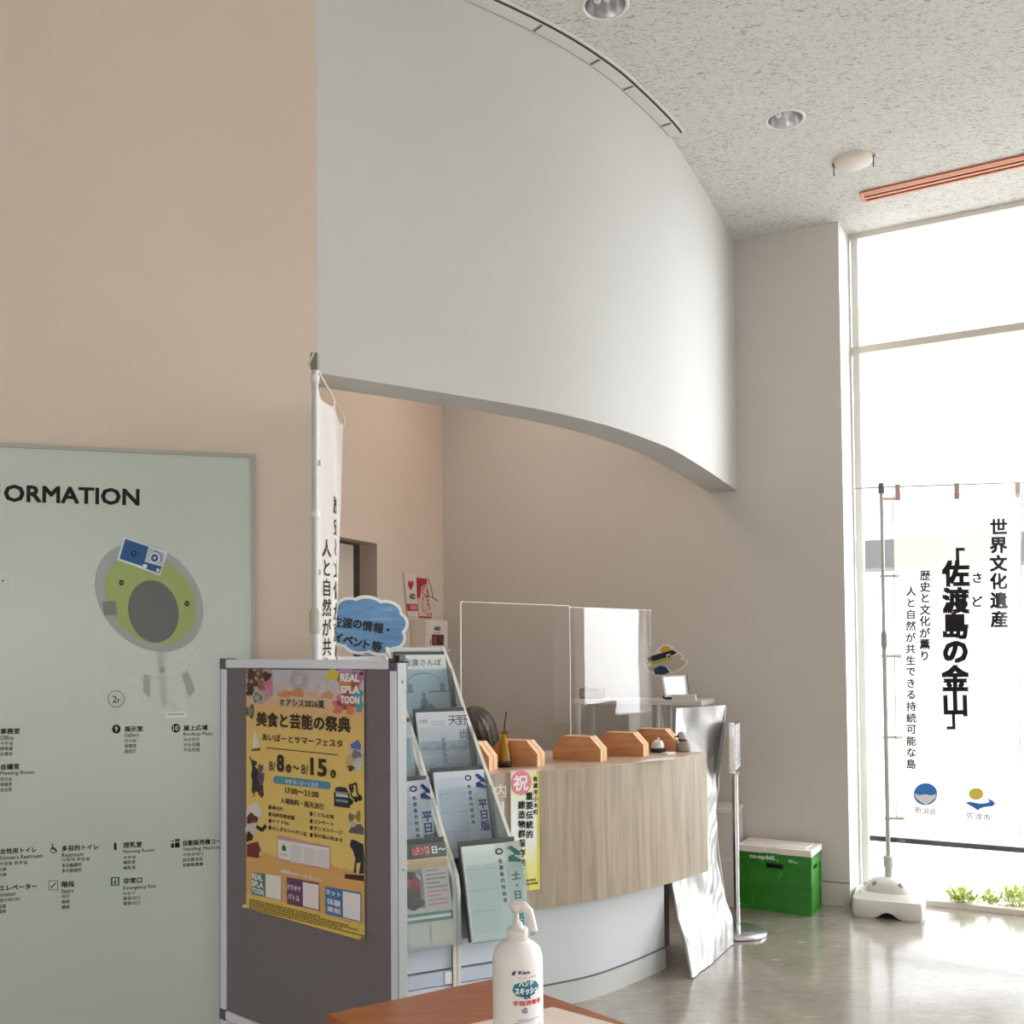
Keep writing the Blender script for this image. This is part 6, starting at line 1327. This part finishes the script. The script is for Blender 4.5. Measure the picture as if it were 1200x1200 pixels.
for k in range(28): a = 2 * pi * k / 28; rg.tube([c + V3((12.4 * sc_ * cos(a), 12.4 * sc_ * sin(a), hz_(1099.5))), c + V3((12.4 * sc_ * cos(a), 12.4 * sc_ * sin(a), hz_(1089)))], 0.0007, wp, 6)
rg.build('cap_grip', sb)
MB().lathe([(2.4 * sc_, hz_(1081)), (2.2 * sc_, hz_(1066)), (0, hz_(1066))], c + V3((-0.0005, 0, 0)), wp, 18).build('pump_stem', sb)
hdm = mat((240, 236, 232), 0.35); ph = c + V3((-0.001, 0, 0))
MB().lathe([(0, hz_(1068)), (5.5 * sc_, hz_(1067.5)), (8.2 * sc_, hz_(1064)), (9.0 * sc_, hz_(1060.5)), (8.4 * sc_, hz_(1058.8)), (0, hz_(1058.2))], ph, hdm, 28).build('pump_head', sb)
MB().tube([at_y(607, 1063, by), at_y(614, 1062.5, by - .006), at_y(620.5, 1068, by - .012), at_y(624.5, 1081, by - .016), at_y(626, 1091, by - .018)], [6.5 * sc_, 6 * sc_, 4.6 * sc_, 3.6 * sc_, 4.0 * sc_], hdm, 18).build('nozzle', sb)
# print on the curved front
bang = atan2(-1, -0.0)
def bsurf(u, v, n): a = -pi / 2 + u / r_; return c + V3(((r_ + n) * cos(a), (r_ + n) * sin(a), v))
def bpx(x, y): q = max(-0.98, min(0.98, (x - 607) * sc_ / r_)); return r_ * math.asin(q) * 1.0, hz_(y)
mk = Marks(bsurf, bpx, 0.0004); mk.fine = 0.006
z8 = lambda x, y: (540 + x / 7.5, 1040 + y / 7.5)
def bt(s, x0, x1, y0, y1, m, L=2, b=0.02): (a, v1), (b_, v0) = bpx(*z8(x0, y0)), bpx(*z8(x1, y1)); mk.text(s, a, b_, v0, v1, m, L, b)
nv = mat((56, 40, 110), .5); te = mat((34, 122, 136), .5)
mk.ppoly([z8(448, 700), z8(462, 668), z8(496, 662), z8(484, 672), z8(476, 698)], nv, 1); bt('Kao', 508, 606, 662, 692, nv, 1, 0.03); bt('アルコール製剤', 500, 656, 716, 730, mat((96, 96, 110), .5), 1, 0.0)
mk.ppoly([z8(455, 830), z8(470, 780), z8(520, 762), z8(600, 750), z8(655, 768), z8(680, 810), z8(672, 855), z8(630, 880), z8(540, 890), z8(480, 872)], te, 1)
bt('ハンド', 510, 632, 752, 798, mat((240, 244, 246), .5), 2, 0.05); bt('スキッシュ', 474, 668, 806, 868, mat((240, 244, 246), .5), 2, 0.05); bt('EX', 556, 612, 878, 906, nv, 2, 0.06)
bt('手指消毒液', 458, 690, 918, 962, mat((206, 48, 52), .5), 1, 0.03)
mk.ppoly([z8(530, 1000), z8(560, 976), z8(584, 985), z8(580, 1005), z8(590, 1020), z8(560, 1034), z8(536, 1022)], mat((150, 154, 168), .5), 1)
for y_, x0, x1 in ((1084, 494, 680), (1098, 500, 640), (1110, 466, 530), (1130, 466, 540), (1146, 660, 696), (1160, 464, 590)): mk.ppoly([z8(x0, y_ - 4), z8(x1, y_ - 4), z8(x1, y_ + 3), z8(x0, y_ + 3)], mat((176, 176, 190), .5), 1)
mk.build('label_print', bo, fix=False)

# ------------------------------------------------------------------ plants outside, along the glass
rr = random.Random(11); LF = [mat((206, 216, 110), 0.6), mat((222, 226, 140), 0.6), mat((150, 168, 70), 0.6)]
def plant(x, y, h, spread, n_, label):
    g = at_z(x, y, 0.004); mb = MB(); st = MB()
    for k in range(n_):
        a = rr.uniform(0, 2 * pi); r0 = spread * sqrt(rr.random()); b = g + V3((r0 * cos(a), r0 * sin(a), rr.uniform(0.15, 1.0) * h * (1 - 0.5 * r0 / spread)))
        d = V3((rr.uniform(-1, 1), rr.uniform(-1, 1), rr.uniform(-.2, 1))).normalized(); s_ = d.cross(V3((0, 0, 1))).normalized() * rr.uniform(.006, .014); l_ = rr.uniform(.03, .06)
        mb.add([b, b + d * l_ * .5 + s_, b + d * l_, b + d * l_ * .5 - s_], [(0, 1, 2, 3)], rr.choice(LF))
    for k in range(7): a = rr.uniform(0, 6.28); st.tube([g + V3((0.2 * spread * cos(a), 0.2 * spread * sin(a), 0)), g + V3((spread * .8 * cos(a), spread * .8 * sin(a), h * .8))], 0.0025, LF[2], 5)
    t = thing('low_plant', label, 'plant', g, 'low plants outside the window'); mb.build('foliage', t, fix=False); st.build('stem', t)
plant(1128, 1061, 0.12, 0.075, 150, 'low yellow-green plant outside the glass, directly right of the banner base')
plant(1194, 1064, 0.14, 0.11, 220, 'low yellow-green plant outside the glass at the right edge of the view')
plant(1161, 1060, 0.07, 0.045, 80, 'smallest sparse plant outside the glass, between two larger ones')
ps = MB()
for k in range(260):
    g = at_z(rr.uniform(1100, 1215), rr.uniform(1062, 1077) , 0.004); s_ = rr.uniform(.005, .016)
    if (g - A2).dot(WN) < 0.08: continue
    ps.box(g + V3((0, 0, s_ * .3)), (s_, s_ * .8, s_ * .6), rr.choice((mat((120, 112, 96), .9), mat((170, 160, 140), .9), mat((206, 200, 186), .9))), Matrix.Rotation(rr.uniform(0, 3), 3, 'Z'))
o = ps.build('gravel'); o['kind'] = 'stuff'; o['label'] = 'scattered gravel and dry leaves on the ground outside the window'; o['category'] = 'gravel'
